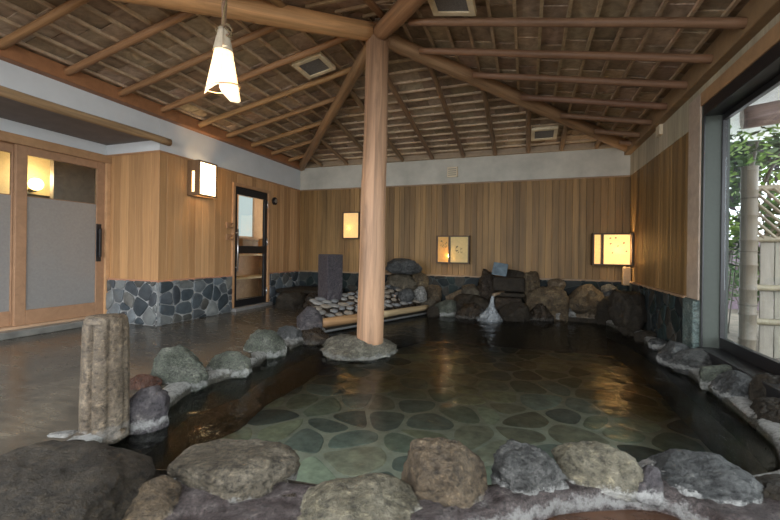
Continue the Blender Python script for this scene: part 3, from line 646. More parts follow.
dots = [(.235, 1.20, .012, .009, .3), (.305, 1.205, .012, .010, 0), (.24, 1.12, .013, .009, .5), (.41, 1.13, .014, .011, .2), (.335, 1.085, .012, .009, 0), (.265, .985, .011, .009, .4), (.445, 1.01, .011, .009, .1)]
lantern('glowing wall lantern with scattered dark dots in the far window-side corner', (.93, YB-.10, 0), (1, 0, 0), (0, -1, 0), .535, .795, 1.275, .20, [(.025, .105, (1, .76, .36)), (.148, .49, (1, .80, .44))], .25, (.33, 1.03), 16, [[x] for x in dots])
# hanging paper lamp
PC = V((-1.985, 2.17, 0))
pd = empty('pendant_lamp', (PC.x, PC.y, 2.86), 'glowing rolled paper pendant lamp hung on a twisted vine', 'lamp')
PROF = [(0, .085), (.03, .05), (.10, 0), (.18, .012), (.27, .05), (.36, .16), (.5, .20), (.64, .17), (.72, .09), (.78, .062), (.90, .075), (.97, .105), (1, .125)]
def prof(u):
    for (a, x), (b, y) in zip(PROF, PROF[1:]):
        if u <= b: return x+(y-x)*(u-a)/(b-a)
    return PROF[-1][1]
def roll(z0, z1, r0, r1, n=72, m=14, shaped=True):
    mb = MB(); rings = []
    for i in range(m+1):
        row = []; s = i/m
        for j in range(n+1):
            u = j/n; th = 5.22+2*math.pi*1.02*u; zb = z1+(prof(u) if shaped else 0); z = z0+(zb-z0)*s
            ra = r0+(r1-r0)*(z0-z)/(z0-z1)+.012*u*(s if shaped else 1)
            row.append((PC.x+ra*math.cos(th), PC.y+ra*math.sin(th), z))
        rings.append(row)
    mb.grid(rings, (1, 1, 1), False); return mb
def thick(o, t=.0015): s = o.modifiers.new('solid', 'SOLIDIFY'); s.thickness = t
GLOW = paper('glowing paper', (1, .86, .62), .42, .35); CREAM = paper('cream paper', (.50, .42, .31), .0, .03)
o = roll(2.33, 1.935, .056, .118).build('shade', GLOW, pd, smooth=True); thick(o)
o = roll(2.465, 2.305, .026, .060, m=6, shaped=False).build('shade_neck', CREAM, pd, smooth=True); thick(o)
mb = MB(); mb.tube([(PC.x+.112*math.cos(t), PC.y+.108*math.sin(t), 2.06+.02*math.sin(t+.6)) for t in [2*math.pi*i/30 for i in range(31)]], .004, 6, (.5, .35, .2)); mb.build('ring', M['vine'], pd, smooth=True)
mb = MB(); sphere(mb, (PC.x, PC.y, 2.18), .035); mb.build('bulb', bulbmat('pendant bulb', (1, .8, .5), 20), pd, smooth=True)
mb = MB()
for k in range(6):
    ph = k*1.05; mb.tube([(PC.x+.012*math.cos(ph+i*.55)+.004*math.sin(i*1.7+k), PC.y+.012*math.sin(ph+i*.55), 2.39+i*.0415) for i in range(14)], .0065, 6, jit((.24, .16, .09), .3))
for k in range(5):
    c = V((PC.x+R.uniform(-.03, .02), PC.y, 2.43+k*.01)); a = R.uniform(.03, .055); mb.tube([(c.x+a*math.cos(t+k), c.y+a*.5*math.sin(t+k*1.3), c.z+a*.7*math.sin(t)) for t in [2*math.pi*i/18 for i in range(19)]], .005, 5, jit((.26, .18, .10), .3))
mb.build('vine_cord', M['vine'], pd, smooth=True)
lightpt('pendant_light', (PC.x, PC.y, 2.05), 3.2, (1, .80, .52), .05)

# ================================================================ FITTINGS
def vent(label, name, u, v, w, h, drop=.085):
    O, U, N, L, run = SL[name]; O, U, N = V(O), V(U), V(N); sl = (APEX[name]-EAVE[name])/run
    Nn = (N+V((0, 0, sl))).normalized(); D = U.cross(Nn); D = D if D.z < 0 else -D
    c = O+U*u+N*v+V((0, 0, slope_z(v, run, name)))+D*drop; t = empty('ceiling_vent', c, label, 'vent', 'square ceiling vents')
    Mx = Matrix((U, Nn, D)).transposed().to_4x4(); Mx.translation = c
    mb = MB(); f = .05
    for lo, hi in (((-w/2, -h/2, -.03), (-w/2+f, h/2, .012)), ((w/2-f, -h/2, -.03), (w/2, h/2, .012)), ((-w/2+f, -h/2, -.03), (w/2-f, -h/2+f, .012)), ((-w/2+f, h/2-f, -.03), (w/2-f, h/2, .012))): mb.box(lo, hi, (.74, .62, .42), Mx)
    mb.build('frame', M['trim'], t, bevel=.003)
    mb = MB(); mb.box((-w/2+f, -h/2+f, -.02), (w/2-f, h/2-f, .0), (1, 1, 1), Mx); mb.build('grille', M['mesh_grey'], t)
vent('square vent on the left roof slope between two rafters beside the post', 'left', 3.86-YF, 2.02, .36, .36)
vent('square vent on the right roof slope at the top edge of the photo', 'right', 3.10-YF, 2.05, .34, .36, .11)
vent('small square vent low on the back roof slope under the long pale hip log', 'back', .22-XL, .62, .36, .36)
def tagbox(name, label, cat, lo, hi, mat, extra=None, col=(1, 1, 1)):
    c = ((lo[0]+hi[0])/2, (lo[1]+hi[1])/2, lo[2]); t = empty(name, c, label, cat)
    mb = MB(); mb.box(lo, hi, col); mb.build('case', M[mat], t, bevel=.004)
    if extra:
        mb = MB(); extra(mb); mb.build('grille', M['mesh_grey'], t)
def ex(mb):
    for i in range(4): mb.box((-1.31, YB-.046, 2.30+i*.035), (-1.17, YB-.042, 2.312+i*.035))
tagbox('speaker_box', 'small cream box with a slotted front on the white band of the back wall', 'speaker', (-1.33, YB-.044, 2.275), (-1.15, YB+.004, 2.45), 'cream', ex)
tagbox('switch_box', 'narrow pale box on the weathered band over the far window-side boards', 'box', (XR-.04, 5.33, 2.36), (XR, 5.47, 2.58), 'cream')
st = empty('round_fitting', (XL, 5.985, 1.84), 'round metal wall fitting on the boards beside the swing door', 'wall fitting')
mb = MB(); mb.tube([(XL, 5.985, 1.84), (XL+.03, 5.985, 1.84), (XL+.04, 5.985, 1.84)], [.066, .066, .05], 24); mb.build('rim', M['dark_metal'], st, smooth=False)
mb = MB(); mb.tube([(XL+.035, 5.985, 1.84), (XL+.046, 5.985, 1.84)], .034, 20); mb.build('face', M['steel'], st)
for lab, z in (('upper small wooden hook block beside the swing door handle', 1.28), ('lower small wooden hook block beside the swing door handle', 1.10)):
    t = empty('hook_block', (XL, 4.87, z), lab, 'hook'); mb = MB(); mb.box((XL, 4.79, z), (XL+.03, 4.93, z+.09), (.30, .16, .08)); mb.build('block', M['trim'], t, bevel=.006)
    mb = MB(); mb.tube([(XL+.03, 4.86, z+.03), (XL+.075, 4.86, z+.03), (XL+.085, 4.86, z+.06)], .012, 8, (.4, .22, .1)); mb.build('peg', M['trim'], t, smooth=True)
sp = MB(); sp.box((1.355, YB-.19, .50), (1.465, YB-.09, .78), (.27, .18, .10)); tag(sp.build('stub_post', M['trim'], bevel=.015), 'short wooden stub post under the dotted lantern', 'post')

# ================================================================ ROCKS
def rock_obj(name, label, group, loc, abc, mat, planes, seed, rot=0, sub=4, rough=.16, cat=None, sq=2.6):
    r = random.Random(seed*13+5); bm = bmesh.new(); bmesh.ops.create_icosphere(bm, subdivisions=sub, radius=1)
    P = []
    for k in range(planes):
        d = V((r.uniform(-1, 1), r.uniform(-1, 1), r.uniform(-.2, 1.1))).normalized(); P.append((d, r.uniform(.70, .90)))
    so = V((seed*3.7, seed*1.3, seed*2.1)); a, b, c = abc
    for v in bm.verts:
        q = v.co.copy(); n = q.normalized()
        k = (abs(q.x)**sq+abs(q.y)**sq+abs(q.z)**sq)**(-1/sq); q = q*k
        q *= 1+rough*1.5*noise.noise(n*1.1+so)+rough*.7*noise.noise(n*2.6+so)
        for d, h in P:
            e = q.dot(d)-h
            if e > 0: q -= d*e*.88
        f = abs(noise.noise(n*4.5+so)); q *= 1+rough*.34*noise.noise(n*6+so)-rough*.45*max(0, .10-f)/.10+rough*.22*noise.noise(n*13+so)
        if sub > 4: q *= 1+rough*.13*noise.noise(n*27+so)-rough*.16*max(0, .12-abs(noise.noise(n*9+so*2)))/.12
        v.co = V((q.x*a, q.y*b, q.z*c))
    me = bpy.data.meshes.new(name); bm.to_mesh(me); bm.free(); me.shade_smooth(); me.materials.append(ROCK[mat])
    o = bpy.data.objects.new(name, me); o.location = loc; o.rotation_euler = (0, 0, rot); COL.objects.link(o)
    return tag(o, label, cat or name.replace('_', ' ').split()[-1], group or None)
ROCKS = [
('boulder','broad flat dark boulder filling the bottom corner before the fluted stump','boulders along the near pool edge',(-1.692,0.818,-0.003),(0.440,0.420,0.186),'dark',3,1),
('boulder','rough brown boulder wedged between the broad flat dark boulder and the round grey one','boulders along the near pool edge',(-1.342,1.063,-0.019),(0.153,0.122,0.086),'brown',6,2),
('boulder','round grey-brown boulder with pitted top beside the golden reflection in the water','boulders along the near pool edge',(-1.166,1.350,0.007),(0.266,0.186,0.101),'greybrown',2,3),
('boulder','low smooth tan boulder with domed top cut by the bottom edge of the photo','boulders along the near pool edge',(-0.555,1.335,-0.040),(0.253,0.177,0.116),'olive',2,4),
('boulder','tall brown boulder with notched top between the domed tan and the pitted grey boulders','boulders along the near pool edge',(-0.292,1.566,0.009),(0.178,0.134,0.177),'brown',5,5),
('boulder','angular pitted grey boulder with white crust, right of the tall brown one','boulders along the near pool edge',(0.017,1.749,0.004),(0.176,0.132,0.124),'pitted',9,6),
('boulder','flat-topped olive grey boulder with a cracked pale top in the front rim','boulders along the near pool edge',(0.304,1.908,0.022),(0.182,0.136,0.111),'olive',6,7),
('rock','small dark purple wedge rock between the olive and the large grey boulders','boulders along the near pool edge',(0.478,1.867,0.008),(0.059,0.053,0.081),'purple',5,8),
('boulder','large blue-grey boulder with a ridged top and white crusted lower edge','boulders along the near pool edge',(0.696,2.018,-0.005),(0.220,0.165,0.107),'grey',7,9),
('boulder','dark boulder cut by the photo edge at the end of the front rim','boulders along the near pool edge',(1.019,1.986,-0.000),(0.163,0.130,0.084),'dark',5,10),
('rock','brown wet rock low beneath the round grey-brown boulder','boulders along the near pool edge',(-0.887,1.318,-0.035),(0.082,0.074,0.054),'wetbrown',5,11),
('rock','small dark wet rock under the tall brown boulder at the waterline','boulders along the near pool edge',(-0.431,1.488,-0.036),(0.049,0.044,0.050),'wetbrown',5,12),
('pebble','pale flat pebble at the left foot of the fluted stump','pebbles around the stump',(-2.214,1.345,-0.010),(0.076,0.046,0.021),'pale',3,20),
('pebble','small brown pebble squeezed under the fluted stump','pebbles around the stump',(-2.086,1.373,-0.005),(0.060,0.036,0.031),'brown',3,21),
('pebble','tan oval pebble at the right foot of the fluted stump','pebbles around the stump',(-2.031,1.465,-0.014),(0.073,0.051,0.035),'tan',2,22),
('rock','purple-brown angular rock leaning beside the fluted stump','rocks along the tiled floor',(-2.029,1.644,0.014),(0.130,0.091,0.158),'purple',6,23),
('rock','low reddish wet rock between the fluted stump and the mossy rock','rocks along the tiled floor',(-2.477,2.004,-0.008),(0.124,0.087,0.088),'red',5,24),
('boulder','greenish knobbly rock with white crust behind the purple-brown rock','rocks along the tiled floor',(-2.390,2.217,0.032),(0.194,0.136,0.194),'mossy',7,25),
('rock','low flat rock with white crusted lip right of the greenish knobbly rock','rocks along the tiled floor',(-2.274,2.570,-0.000),(0.194,0.116,0.126),'mossy',6,26),
('boulder','smooth rounded grey-green rock with a pale lower rim beside the tiled floor','rocks along the tiled floor',(-2.354,3.173,0.017),(0.187,0.131,0.163),'mossy',2,27),
('rock','flat grey ledge rock between the rounded grey-green rock and the bluish boulder','rocks along the tiled floor',(-2.418,3.663,0.001),(0.141,0.098,0.130),'grey',5,28),
('boulder','bluish purple wet boulder at the end of the pebbled bank','rocks along the tiled floor',(-2.497,4.208,0.057),(0.146,0.117,0.207),'purple',4,29),
('rock','small wet rock at the corner below the cut log end','rocks along the tiled floor',(-2.197,3.812,-0.009),(0.154,0.108,0.109),'wetbrown',5,30),
('foundation_rock','flat speckled rock island carrying the round wooden post','',(-1.518,3.529,-0.000),(0.336,0.262,0.126),'speck',6,31),
('rock','small pale-topped rock at the dark corner of the back and window walls','rocks under the window',(1.257,5.748,-0.010),(0.128,0.102,0.107),'dark',4,40),
('rock','small flat rock second from the dark corner along the window wall','rocks under the window',(1.331,5.354,-0.012),(0.112,0.089,0.084),'dark',4,41),
('rock','small tan-edged rock third from the dark corner along the window wall','rocks under the window',(1.344,4.904,0.008),(0.096,0.077,0.072),'grey',4,42),
('rock','pale blue-grey rock below the teal stone block','rocks under the window',(1.301,4.262,0.042),(0.146,0.117,0.124),'grey',6,43),
('boulder','knobbly speckled rock in front of the window frame corner','rocks under the window',(1.420,4.076,0.040),(0.207,0.165,0.120),'pitted',8,44),
('boulder','bumpy mossy rock between the knobbly speckled rock and the smooth dark one','rocks under the window',(1.396,3.681,0.001),(0.157,0.126,0.131),'mossy',7,45),
('boulder','smooth dark grey rock with flat top below the window sill','rocks under the window',(1.448,3.402,0.031),(0.174,0.139,0.122),'grey',4,46),
('boulder','dark grey rock cut by the photo edge below the window sill','rocks under the window',(1.438,2.952,-0.004),(0.171,0.137,0.120),'dark',5,47),
('rock','small dark flat stone tucked behind the smooth dark grey rock under the sill','rocks under the window',(1.502,3.233,0.049),(0.111,0.089,0.133),'dark',5,48),
('boulder','pale grey rock with a white face at the back waterline','rocks at the far waterline',(0.551,6.653,0.023),(0.225,0.158,0.175),'pale',6,60),
('rock','sandy low rock right of the pale grey rock at the back waterline','rocks at the far waterline',(0.881,6.668,0.030),(0.199,0.139,0.184),'tan',6,61),
('boulder','oval dark boulder standing on end below the dotted lantern','rocks at the far waterline',(1.163,6.536,0.065),(0.199,0.119,0.266),'dark',2,62),
('boulder','mottled rusty boulder behind the oval dark boulder','boulders on the far bank',(0.856,6.656,0.269),(0.267,0.187,0.220),'mottled',4,63),
('boulder','large dark boulder in the corner under the stub post','boulders on the far bank',(1.241,5.744,0.265),(0.217,0.152,0.266),'dark',4,64),
('boulder','long mottled brown boulder right of the stone spout','boulders on the far bank',(0.353,6.625,0.168),(0.344,0.241,0.319),'mottled',5,65),
('boulder','upright yellowish mottled rock beside the slate tablet','rocks around the spout',(0.056,6.717,0.427),(0.161,0.113,0.251),'mottled',6,66),
('rock','small round dark rock behind the slate tablet','rocks around the spout',(-0.176,6.713,0.564),(0.146,0.103,0.156),'dark',3,67),
('boulder','brown block-like rock left of the slate tablet','rocks around the spout',(-0.593,6.721,0.340),(0.175,0.122,0.319),'wetbrown',6,68),
('boulder','dark jagged rock left of the falling water','boulders on the far bank',(-0.790,6.419,0.063),(0.289,0.203,0.261),'dark',7,69),
('boulder','grey brown rock under the lantern with calligraphy','boulders on the far bank',(-0.860,6.706,0.235),(0.202,0.141,0.182),'greybrown',6,70),
('boulder','greenish lumpy rock at the back waterline beneath the calligraphy lantern','rocks at the far waterline',(-1.208,6.279,0.025),(0.201,0.141,0.181),'mossy',6,71),
('rock','dark rock at the waterline between the lumpy greenish rock and the falling water','rocks at the far waterline',(-0.844,6.237,0.017),(0.204,0.143,0.165),'wetbrown',6,72),
('rock','low wet rock under the stone spout','rocks at the far waterline',(-0.157,6.268,0.028),(0.228,0.159,0.187),'dark',6,73),
('rock','wet brown rock right of the low rock under the spout','rocks at the far waterline',(0.191,6.493,0.026),(0.201,0.141,0.183),'wetbrown',6,74),
('rock','pinkish flat rock on the bank above the lumpy greenish rock','boulders on the far bank',(-1.110,6.692,0.170),(0.187,0.131,0.150),'tan',5,75),
('boulder','curled brown rock at the upper end of the pebbled bank','boulders on the far bank',(-1.536,6.732,0.200),(0.157,0.110,0.188),'brown',5,76),
('rock','grey rock at the waterline at the end of the cut log','rocks at the far waterline',(-1.532,6.429,0.015),(0.151,0.105,0.159),'greybrown',6,77),
('boulder','grey boulder carrying the mushroom-shaped cap rock','rocks on the pebbled bank',(-2.060,6.649,0.292),(0.301,0.211,0.276),'greybrown',5,80),
('rock','brown rock beside the boulder under the cap rock','rocks on the pebbled bank',(-1.788,6.720,0.396),(0.159,0.111,0.212),'mottled',5,81),
('rock','dark flat rock at the side of the wooden post on the bank','rocks on the pebbled bank',(-2.219,6.464,0.195),(0.191,0.134,0.201),'grey',6,82),
('boulder','dark rough boulder of the wash basin below the stone wainscot','rocks of the wash basin',(-3.719,5.695,0.087),(0.243,0.195,0.185),'dark',7,90),
('rock','brown wet rock in the wash basin nearest the granite pillar','rocks of the wash basin',(-3.382,5.786,0.079),(0.167,0.134,0.168),'wetbrown',7,91),
('rock','dark low rock beside the granite pillar','rocks of the wash basin',(-2.982,5.533,0.091),(0.126,0.088,0.152),'grey',7,92),
('rock','small pale flat stone at the back waterline below the oval dark boulder','rocks at the far waterline',(1.038,6.705,-0.030),(0.122,0.098,0.111),'pale',5,130),
('rock','small mottled rock at the waterline under the long mottled boulder','rocks at the far waterline',(0.281,6.579,-0.005),(0.109,0.087,0.116),'mottled',6,131),
('rock','small grey rock at the waterline left of the falling water','rocks at the far waterline',(-0.668,6.255,-0.010),(0.101,0.081,0.107),'grey',6,132),
('rock','small dark rock between the lumpy greenish rock and the cut log','rocks at the far waterline',(-1.389,6.142,-0.008),(0.103,0.083,0.109),'dark',6,133),
('rock','small brown rock perched on the dark jagged rock','boulders on the far bank',(-0.916,6.740,0.328),(0.119,0.095,0.101),'brown',6,134),
('rock','small tan rock on top of the long mottled boulder','boulders on the far bank',(0.443,6.729,0.464),(0.126,0.101,0.114),'tan',6,135),
('rock','small grey rock perched between the mottled rusty and the corner boulders','boulders on the far bank',(1.175,6.741,0.401),(0.122,0.097,0.110),'grey',6,136),
('rock','small pale rock on the bank above the pebbles near the cap rock','rocks on the pebbled bank',(-1.682,6.395,0.260),(0.134,0.107,0.128),'pale',6,137),
('rock','small grey rock on the bank below the cap rock','rocks on the pebbled bank',(-1.854,6.156,0.253),(0.131,0.105,0.114),'grey',6,138),
('rock','small knobbly rock between the pale blue-grey and knobbly speckled rocks','rocks under the window',(1.337,4.484,-0.029),(0.077,0.062,0.067),'pitted',6,139),
('rock','small grey rock between the bumpy mossy and smooth dark rocks','rocks under the window',(1.370,3.494,-0.034),(0.065,0.052,0.055),'grey',5,140),
('rock','small brown rock beside the low flat rock with white crust','rocks along the tiled floor',(-2.300,2.804,-0.007),(0.069,0.055,0.071),'brown',6,141),
]
for (n, lab, grp, loc, abc, mat, pl, sd) in ROCKS:
    rock_obj(n, lab, grp, loc, abc, mat, pl, sd, YAW*.9+(-.12 if loc[1] < 2.2 and loc[0] > -.4 else 0), 5 if abc[0]*abc[1] > .02 and loc[1] < 4 else 4, {'pitted': .21, 'grey': .13, 'mossy': .14, 'olive': .11, 'brown': .13}.get(mat, .10 if pl <= 3 else .18))
# cap rock
rock_obj('rock', 'mushroom-shaped dark cap rock with a pale underside on the bank by the post', 'rocks on the pebbled bank', (-1.98, 6.43, .71), (.29, .22, .13), 'grey', 3, 120, .3)
# spout group
t = empty('stone_spout', (-.20, 6.55, .0), 'dark stone water trough with wet streaks below the slate tablet', 'spout')
mb = MB(); mb.box((-.50, 6.42, .36), (-.02, 6.74, .58)); mb.build('trough', ROCK['dark'], t, bevel=.03)
mb = MB(); mb.box((-.47, 6.36, .28), (-.02, 6.72, .34)); mb.build('ledge', ROCK['dark'], t, bevel=.02)
mb = MB(); mb.box((-.46, 6.33, .06), (-.06, 6.70, .27)); mb.build('base', ROCK['wetbrown'], t, bevel=.03)
mb = MB(); mb.tube([(-.34, 6.45, .34), (-.46, 6.30, .315), (-.48, 6.27, .30)], [.028, .026, .026], 12, (.2, .15, .1)); mb.build('nozzle', M['bamboo'], t, smooth=True)
sl = MB(); Mt = Matrix.Translation((-.40, 6.52, .70)) @ Matrix.Rotation(-.35, 4, 'X') @ Matrix.Rotation(.14, 4, 'Y'); sl.box((-.115, -.012, -.105), (.115, .012, .105), (1, 1, 1), Mt)
tag(sl.build('slate_tablet', M['slate'], bevel=.006), 'tilted blue-grey slate tablet leaning above the stone spout', 'tablet')
mb = MB(); rings = []
for i in range(14):
    s = i/13; z = .30-(.36)*s; y = 6.27-.10*math.sqrt(s)-.06*s; x = -.485-.03*s; ra = .018+.03*s+.10*max(0, s-.35)**1.2*2
    rings.append([(x+ra*1.2*math.cos(a), y+ra*math.sin(a), z) for a in [2*math.pi*k/14 for k in range(14)]])
mb.grid(rings, (1, 1, 1), True, True, True)
tag(mb.build('water_stream', M['spray'], smooth=True), 'white falling stream of water from the stone spout', 'water', kind='stuff')
# granite pillar
gp = MB(); Mg = Matrix.Translation((-2.80, 5.32, 0)) @ Matrix.Rotation(1.07, 4, 'Z'); gp.box((-.135, -.135, 0), (.135, .135, .905), (1, 1, 1), Mg)
tag(gp.build('granite_pillar', M['granite'], bevel=.012), 'square dark granite pillar at the top of the pebbled bank', 'pillar', kind='thing')
# wash basin slab
mb = MB(); mb.box((-4.22, 5.95, .20), (-3.25, 6.75, .27)); bs = mb.build('stone_slab', ROCK['dark'], bevel=.02); tag(bs, 'low dark stone slab of the wash basin in the far door-side corner', 'slab')
mb = MB(); mb.box((-4.15, 6.05, 0), (-3.95, 6.7, .20)); mb.build('support', ROCK['dark'], bs, bevel=.02); mb = MB(); mb.box((-3.5, 6.05, 0), (-3.3, 6.7, .20)); mb.build('support', ROCK['wetbrown'], bs, bevel=.02)
# pebbled bank: mortar bed and every pebble
B0, B1, B2, B3 = V((-2.50, 4.38, .07)), V((-1.62, 6.48, .10)), V((-2.15, 6.70, .40)), V((-2.98, 4.98, .24))
def bank(s, t): return B0.lerp(B1, s).lerp(B3.lerp(B2, s), t)
mb = MB(); mb.grid([[bank(i/10, j/4)+V((0, 0, .02*noise.noise((i*.9, j*.9, 1)))) for j in range(5)] for i in range(11)], (1, 1, 1), False)
for a, b in ((0, 0),):
    mb.face([B0, B1, B1-V((0, 0, .3)), B0-V((0, 0, .3))]); mb.face([B0, B3, B3-V((0, 0, .3)), B0-V((0, 0, .3))]); mb.face([B2, B3, B3-V((0, 0, .5)), B2-V((0, 0, .5))])
tag(mb.build('trim_bank', ROCK['wetbrown'], smooth=False), kind='structure')
PEB = [rock('pebble a', (.18,.173,.16), (.26,.25,.232), (.36,.345,.325), 0, 0, 8, .4, .2), rock('pebble b', (.20,.168,.13), (.29,.246,.195), (.38,.325,.265), 0, 0, 8, .4, .2), rock('pebble c', (.14,.14,.14), (.20,.20,.20), (.27,.27,.27), 0, 0, 8, .4, .2)]
pm = []
for k in range(6):
    bm = bmesh.new(); bmesh.ops.create_icosphere(bm, subdivisions=3, radius=1); r = random.Random(k)
    for v in bm.verts: v.co *= 1+.16*noise.noise(v.co*1.2+V((k*5, 0, 0)))
    me = bpy.data.meshes.new('pebble'); bm.to_mesh(me); bm.free(); me.shade_smooth(); me.materials.append(PEB[k % 3]); pm.append(me)
eS, eT = (B1-B0), (B3-B0); NB = eS.cross(eT).normalized(); NB = NB if NB.z > 0 else -NB
r = random.Random(4); rows = 5; 
for j in range(rows):
    n = 13
    for i in range(n):
        s, tt = (i+.5+(.5 if j % 2 else 0)+r.uniform(-.15, .15))/(n+.5), (j+.5+r.uniform(-.15, .15))/rows
        if s > .99: continue
        p = bank(s, tt); o = bpy.data.objects.new('pebble', pm[r.randrange(6)]); COL.objects.link(o)
        q = Matrix((eS.normalized(), NB.cross(eS).normalized(), NB)).transposed().to_euler()
        o.location = p+NB*.008; o.rotation_euler = q; o.rotation_euler.rotate_axis('Z', r.uniform(-.9, .9)); o.scale = (.076*r.uniform(.7, 1.15), .056*r.uniform(.75, 1.15), .026)
        tag(o, 'smooth rounded pebble set in the sloping mortar bank behind the post', 'pebble', 'pebbles set in the sloping bank')
# cut logs at the water's edge
log('edge_log', (-2.40, 4.30, .055), (-1.98, 5.30, .05), .062, .055, 'cut brown log with pale end at the foot of the pebbled bank', 'log', col=(.30, .17, .08), seed=31, endcol=(.55, .33, .16), wob=.09)
log('edge_log', (-1.97, 5.34, .045), (-1.54, 6.36, .045), .05, .045, 'slim weathered log right of the post along the pool edge', 'log', col=(.34, .25, .14), seed=33, wob=.09)
log('edge_pipe', (-2.33, 4.27, -.035), (-1.50, 6.30, -.035), .016, .016, 'thin pale pipe at the waterline in front of the logs', 'pipe', col=(.11, .112, .11), seed=1, wob=0, mat='trim')
# fluted stone stump
st = MB(); rings = []; n = 64; c = V((-2.085, 1.465, 0))
for i in range(15):
    s = i/14; z = -.05+.625*s; ra = .111-.010*s
    if s > .93: ra *= 1-.9*(s-.93)
    ring = []
    for k in range(n):
        a = 2*math.pi*k/n; fl = -.16*max(0, 1-abs((((a*8/(2*math.pi)+.1) % 1)-.5))/.17)**.8 if s < .97 else 0
        ra2 = ra*(1+fl+.03*noise.noise((math.cos(a)*2, math.sin(a)*2, z*3)))
        ring.append((c.x+ra2*math.cos(a), c.y+ra2*math.sin(a), z+(.012*noise.noise((math.cos(a)*1.5, math.sin(a)*1.5, 4)) if s > .9 else 0)))
    rings.append(ring)
rings.append([(c.x+(p[0]-c.x)*.88, c.y+(p[1]-c.y)*.88, .592) for p in rings[-1]]); rings.append([(c.x+(p[0]-c.x)*.3, c.y+(p[1]-c.y)*.3, .597) for p in rings[-2]])
st.grid(rings, (1, 1, 1), True, True, True)
STM = rock('stump', (.095, .070, .045), (.16, .122, .083), (.25, .20, .145), .35, .02, 6, .5, .5)
tag(st.build('stone_stump', STM, smooth=True), 'fluted brown stone stump standing at the pool corner', 'stump')

# ================================================================ GARDEN OUTSIDE THE WINDOW
mb = MB(); mb.box((XR+.24, -4, -.12), (9, 12, -.02)); tag(mb.build('ground', M['ground']), kind='structure')
mb = MB(); mb.box((-9, -8, -.35), (9, .3, -.21)); tag(mb.build('ground_front', M['ground']), kind='structure')
BC = (.27, .225, .16)
def culm(p0, p1, r, name, parent, seg=.26, col=BC, n=14):
    p0, p1 = V(p0), V(p1); L = (p1-p0).length; k = max(1, round(L/seg)); mb = MB(); pts = []; rad = []
    for i in range(k):
        for s, f in ((.02, 1.07), (.06, .97), (.5, .96), (.94, .97), (.98, 1.07)): pts.append(p0.lerp(p1, (i+s)/k)); rad.append(r*f)
    mb.tube(pts, rad, n, jit(col)); return mb.build(name, M['bamboo'], parent, smooth=True)
bp = empty('bamboo_post', (1.97, 4.60, 0), 'thick banded bamboo gate post just outside the window', 'post'); culm((1.97, 4.60, -.05), (1.97, 4.60, 1.80), .066, 'culm', bp, .23, (.165, .135, .105), 24)
for z in (.5, 1.0, 1.5):
    mb = MB(); mb.tube([(1.97+0.070*math.cos(t), 4.60+0.070*math.sin(t), z) for t in [2*math.pi*i/24 for i in range(25)]], .005, 6, (.12, .1, .08)); mb.build('binding', M['vine'], bp, smooth=True)
fe = empty('bamboo_fence', (2.7, 4.72, 0), 'pale bamboo slat fence with lattice top beside the banded post', 'fence')
for z in (.34, .66, 1.12, 1.60): culm((2.03, 4.66, z), (3.5, 4.66, z), .030, 'rail', fe, .34)
for i in range(13):
    xx = 2.10+i*.112; mb = MB(); mb.box((xx, 4.69, 0), (xx+.104, 4.705, 1.10), jit((.235, .205, .17), .18)); mb.build('slat', M['bamboo'], fe, bevel=.003)
for i in range(22):
    for s in (-1, 1):
        xa = 1.9+i*.085-.05; p0, p1 = V((xa, 4.66+.02*s, 1.13)), V((xa+s*.45, 4.66+.02*s, 1.60))
        if min(p0.x, p1.x) < 2.03 or max(p0.x, p1.x) > 3.5:
            cl = max(2.03, min(3.5, p1.x)); f = (cl-p0.x)/(p1.x-p0.x) if p1.x != p0.x else 1
            if p0.x < 2.03 or f < .15: continue
            p1 = p0.lerp(p1, f)
        culm(p0, p1, .015, 'lattice_bar', fe, .3, (.25, .20, .145), 8)
log('eave_log', (1.98, 4.78, 2.31), (3.8, 4.35, 2.42), .105, .13, 'thick round eave log end outside the top of the window', 'log', col=(.28, .20, .18), seed=51, endcol=(.45, .36, .30))
log('garden_pole', (2.62, 5.2, 0), (2.62, 5.2, 2.6), .06, .06, 'slender dark brown pole behind the bamboo fence lattice', 'pole', col=(.16, .11, .10), seed=53)
mb = MB()
for i in range(40): mb.box((2.2+i*.19, 9.0, -.05), (2.2+i*.19+.18, 9.05, 1.25), jit((.20, .14, .17), .25))
tag(mb.build('garden_fence', M['dark_wood']), 'dull purple-brown board fence at the back of the garden', 'fence')
def leaves(mb, c, rad, n, size, cols, r):
    for _ in range(n):
        d = V((r.gauss(0, 1), r.gauss(0, 1), r.gauss(0, 1))).normalized()*(r.random()**.45); p = V(c)+V((d.x*rad[0], d.y*rad[1], d.z*rad[2]))
        q = V((r.gauss(0, 1), r.gauss(0, 1), r.gauss(0, .6))).normalized(); a = q.cross(V((r.random(), r.random(), 1))).normalized(); s = size*r.uniform(.6, 1.4)
        mb.face([p-q*s, p+a*s*.42, p+q*s, p-a*s*.42], jit(r.choice(cols), .2))
def tree(label, base, top, blobs, n, size, cols, seed, branches, rr=.055, name='garden_tree'):
    r = random.Random(seed); t = empty(name, base, label, 'tree', 'trees of the garden'); b, tp = V(base), V(top)
    mb = MB(); mid = b.lerp(tp, .5)+V((.10, .05, 0)); mb.tube([b, b.lerp(mid, .5)+V((-.04, 0, 0)), mid, tp], [rr, rr*.85, rr*.7, rr*.4], 10, (.09, .07, .06)); 
    mb.build('trunk', M['dark_wood'], t, smooth=True); mb = MB()
    for q in branches: mb.tube([mid, mid.lerp(V(q), .5)+V((0, 0, .12)), V(q)], [rr*.5, rr*.38, rr*.2], 7, (.09, .07, .06))
    mb.build('branches', M['dark_wood'], t, smooth=True); mb = MB()
    for c, rad in blobs: leaves(mb, c, rad, n, size, cols, r)
    mb.build('foliage', M['leaf'], t)
GR = [(.13, .22, .05), (.20, .29, .08), (.05, .08, .03), (.28, .36, .15), (.035, .05, .03)]
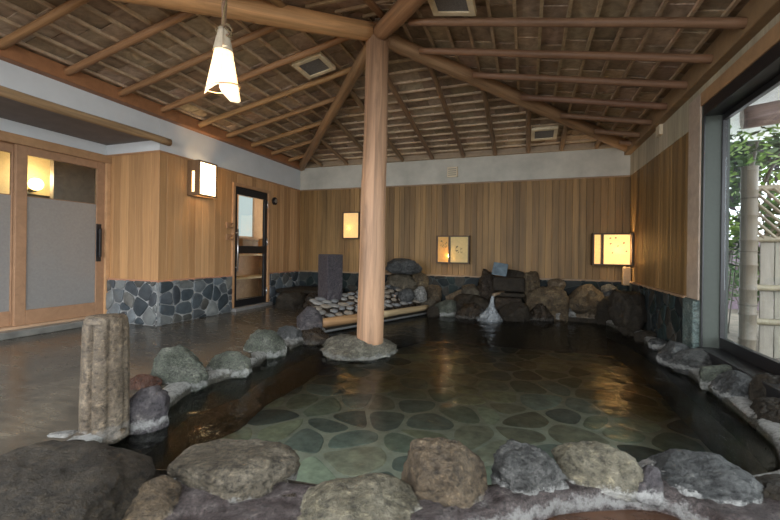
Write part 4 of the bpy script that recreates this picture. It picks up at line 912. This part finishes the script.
tree('leafy green tree behind the banded post outside the window', (2.35, 6.6, -.02), (2.9, 6.6, 2.5), [((2.6, 6.5, 2.45), (.9, .6, .35)), ((3.5, 6.6, 2.0), (.7, .6, .40)), ((2.35, 6.9, 1.95), (.45, .5, .35)), ((3.3, 6.2, 2.9), (1.1, .6, .4))], 300, .055, GR, 3, [(3.5, 6.6, 2.2), (2.3, 6.8, 2.1), (3.3, 6.3, 2.8)])
tree('darker tree at the back of the garden behind the leafy green one', (4.3, 9.6, -.02), (4.4, 9.6, 3.4), [((3.8, 9.6, 3.0), (1.3, .8, .8)), ((5.0, 9.5, 3.6), (1.5, .9, .9)), ((3.2, 9.7, 2.2), (.8, .7, .6))], 900, .12, [(.04, .06, .035), (.07, .10, .05), (.11, .15, .08), (.06, .05, .06)], 5, [(3.6, 9.6, 2.6), (5.2, 9.6, 3.4)])
def shrub(label, c, rad, n, size, cols, seed):
    t = empty('shrub', (c[0], c[1], -.02), label, 'shrub', 'shrubs in the garden'); r = random.Random(seed); mb = MB(); leaves(mb, c, rad, n, size, cols, r); mb.build('foliage', M['leaf'], t)
    mb = MB()
    for k in range(5): mb.tube([(c[0]+.02*k, c[1], -.04), (c[0]+r.uniform(-.7, .7)*rad[0], c[1]+r.uniform(-.5, .5)*rad[1], c[2]+rad[2]*.5)], .008, 6, (.1, .08, .06))
    mb.build('stems', M['dark_wood'], t)
shrub('bright green shrub left of the banded bamboo post', (2.35, 6.1, 1.25), (.30, .35, .28), 260, .05, [(.26, .40, .06), (.34, .46, .12), (.18, .30, .05)], 7)
shrub('low dark green shrub at the foot of the garden trees', (2.7, 7.2, .62), (.55, .5, .32), 360, .05, [(.08, .14, .05), (.13, .20, .08), (.06, .10, .04)], 8)
shrub('dense dark shrub right behind the bamboo lattice', (2.9, 5.9, 1.1), (.7, .4, .8), 700, .07, [(.06, .10, .04), (.09, .14, .06), (.035, .05, .03)], 10)
shrub('dark shrub in front of the purple-brown garden fence', (3.6, 8.5, .7), (.8, .4, .6), 400, .06, [(.08, .13, .05), (.12, .18, .08)], 9)
